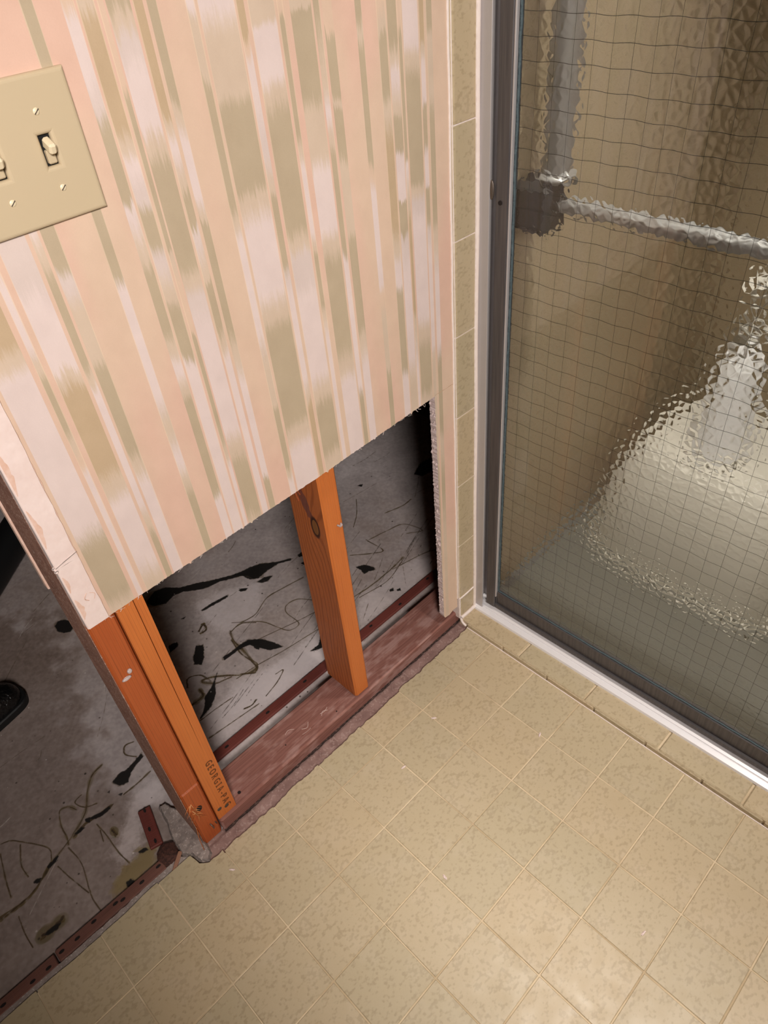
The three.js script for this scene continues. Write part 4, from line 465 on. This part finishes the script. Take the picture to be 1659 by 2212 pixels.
// ---------------------------------------------------------------- light switch
const sw = thing('light_switch', 'ivory double toggle light switch plate on the striped wallpaper', 'light switch', [-0.5425, 1.097, ZW]);
{
  const sh = new THREE.Shape([[-0.0575, -0.0565], [0.0575, -0.0565], [0.0575, 0.0565], [-0.0575, 0.0565]].map(q => new THREE.Vector2(...q)));
  for (const x of [-0.023, 0.023]) { const h = new THREE.Path([[x - 0.0052, -0.0122], [x - 0.0052, 0.0122], [x + 0.0052, 0.0122], [x + 0.0052, -0.0122]].map(q => new THREE.Vector2(...q))); sh.holes.push(h); }
  const g = new THREE.ExtrudeGeometry(sh, { depth: 0.0022, bevelEnabled: true, bevelThickness: 0.0032, bevelSize: 0.0034, bevelOffset: -0.0034, bevelSegments: 4 }); g.translate(0, 0, 0.0004); part('plate', boxUV(g), M.ivory, sw);
  for (const x of [-0.023, 0.023]) {
    part('switch_well', boxUV(boxGeo(0.0135, 0.0275, 0.001, 0.0002)).translate(x, 0, 0.0008), M.black, sw);
    const t = part('toggle', boxUV(boxGeo(0.0068, 0.0095, 0.0135, 0.0018)).rotateX(0.42).translate(x, 0.0042, 0.0085), M.ivoryLight, sw);
    part('toggle_base', boxUV(boxGeo(0.0075, 0.011, 0.0052, 0.001)).translate(x, -0.005, 0.0031), M.ivory, t);
    for (const y of [-0.0298, 0.0298]) { const s = part('screw', lathe([[0, 0.0014], [0.0016, 0.0012], [0.0028, 0.0005], [0.003, 0], [0, 0]], 16).rotateX(Math.PI / 2).translate(x, y, 0.0057), M.ivoryLight, sw); const sl = boxUV(boxGeo(0.0056, 0.0007, 0.0006, 0.0001)).rotateZ(0.7).translate(x, y, 0.0071); part('slot', sl, M.nail, s); }
  }
}

// ---------------------------------------------------------------- loose things in the next room and crumbs
const roll = thing('foam_roll', 'black foam roll lying on the concrete at the left edge', 'roll', [-0.62, YC + 0.045, -1.07]); roll.rotation.y = 0.72;
part('wrap', new THREE.CylinderGeometry(0.045, 0.045, 0.72, 32).rotateZ(Math.PI / 2), M.black, roll);
part('end_spiral', [lathe([[0.006, 0], [0.012, 0.004], [0.02, 0], [0.028, 0.004], [0.036, 0], [0.044, 0.003], [0.045, 0]], 32).rotateZ(-Math.PI / 2).translate(0.36, 0, 0)], M.black, roll);
const boot = thing('work_boot', 'glossy black boot toe on the concrete at the left picture edge', 'boot', [-0.795, YC, -0.672]); boot.rotation.y = 0.25; boot.scale.setScalar(0.82);
M.leather = mat({ color: 0x0d0c0c, roughness: 0.3, bumpMap: rep(grey(128, 128, (u, v) => fbm(u * 10, v * 10, 211, 3, 10, 10)), 0.06, 0.06), bumpScale: 0.002 });
{
  const ol = (k) => { const o = []; for (let a = 0; a < 40; a++) { const t = a / 40 * 6.283, c = Math.cos(t), s = Math.sin(t), x = c > 0 ? 0.045 * Math.sign(c) * Math.abs(c) ** 0.7 : 0.22 * c; o.push([x * (c > 0 ? k : 1), 0.05 * k * Math.sign(s) * Math.abs(s) ** 0.75]); } return o; };
  part('sole', slabShape(ol(1.08), 0, 0.022, 0.003), M.black, boot);
  const u = new THREE.SphereGeometry(1, 32, 16, 0, 6.2832, 0, 1.571), p = u.attributes.position; for (let i = 0; i < p.count; i++) { const x = p.getX(i), y = p.getY(i), z = p.getZ(i); p.setXYZ(i, x > 0 ? 0.044 * x : 0.2 * x, 0.021 + (x > 0 ? 0.045 : 0.045 + 0.09 * -x) * y, 0.047 * z); } u.computeVertexNormals(); part('upper', boxUV(u), M.leather, boot);
}
seed = 111;
[[-0.3329, 0.0566, 'white plaster chip on the tile near the mid stud'], [-0.2182, 0.0288, 'thin plaster sliver on the tile right of the mid stud'], [-0.1106, 0.2023, 'white plaster crumb on the tiles nearest the shower curb'], [-0.4284, 0.2422, 'pale plaster sliver in the middle of the tiled floor'], [-0.2829, 0.5193, 'tiny white crumb on the front right floor tiles'], [-0.666, -0.03, 'pale plaster curl on the tile below the splintered stud']].forEach(([x, z, label]) => {
  const g = new THREE.IcosahedronGeometry(0.0022, 1), p = g.attributes.position; for (let i = 0; i < p.count; i++) { const k = 0.7 + 0.6 * hash(i, 2, Math.round(x * 999)); p.setXYZ(i, p.getX(i) * k * 2.2, p.getY(i) * k * 0.5, p.getZ(i) * k * 0.8); } g.rotateY(rr(0, 3)); g.translate(x, 0.0009, z); g.computeVertexNormals(); solo('plaster_crumb', boxUV(g), M.plaster, label, 'crumb', 'plaster crumbs on the floor');
});

// ---------------------------------------------------------------- added lamps
function downlight(d, label) {
  const o = thing('added_downlight', label, 'ceiling light', [d.at[0], 2.4, d.at[2]], 'added downlights');
  part('trim_ring', lathe([[0.055, -0.001], [0.085, -0.001], [0.083, -0.008], [0.06, -0.012], [0.055, -0.001]], 40), M.whitePlastic, o);
  part('lamp_bulb', lathe([[0, -0.003], [0.052, -0.003], [0.05, -0.02], [0.03, -0.032], [0, -0.034]], 32), mat({ color: 0xfff4e4, emissive: new THREE.Color(...d.color), emissiveIntensity: 2, roughness: 0.5 }), o);
}
downlight(ADDED_LAMPS.down, 'added unseen downlight over the floor in front of the shower');
downlight(ADDED_LAMPS.shower, 'added unseen downlight brightening the things behind the shower glass');
{
  const d = ADDED_LAMPS.wall, dir = new THREE.Vector3(...d.to).sub(new THREE.Vector3(...d.at)).normalize();
  const o = thing('added_wall_lamp', 'added unseen wall lamp, hooded so its cone misses the left floor', 'wall light', d.at);
  const q = new THREE.Quaternion().setFromUnitVectors(new THREE.Vector3(0, 1, 0), dir), turn = (g) => g.scale(2.2, 1.6, 2.2).applyQuaternion(q);
  part('lamp_hood', turn(lathe([[0.02, -0.11], [0.045, -0.1], [0.06, -0.07], [0.075, -0.01], [0.073, -0.01], [0.057, -0.069], [0.043, -0.096], [0.02, -0.104]], 36)), M.chrome, o);
  part('lamp_bulb', turn(lathe([[0, -0.095], [0.018, -0.09], [0.02, -0.07], [0.035, -0.045], [0.034, -0.025], [0.02, -0.012], [0, -0.008]], 28)), mat({ color: 0xfff4e4, emissive: new THREE.Color(...d.color), emissiveIntensity: 2, roughness: 0.5 }), o);
  part('lamp_arm', tube([[0, 0, 0].map((v, k) => -0.17 * dir.getComponent(k)), [-0.09, 0.1, 0.2], [-0.1, 0.06, 0.22], [-0.1, 0.02, 0.232]], 0.011, 30, 10), M.chrome, o);
  part('wall_rose', new THREE.CylinderGeometry(0.05, 0.05, 0.012, 28).rotateX(Math.PI / 2).translate(-0.1, 0.02, 0.233), M.chrome, o);
}
renderer.render(scene, camera);
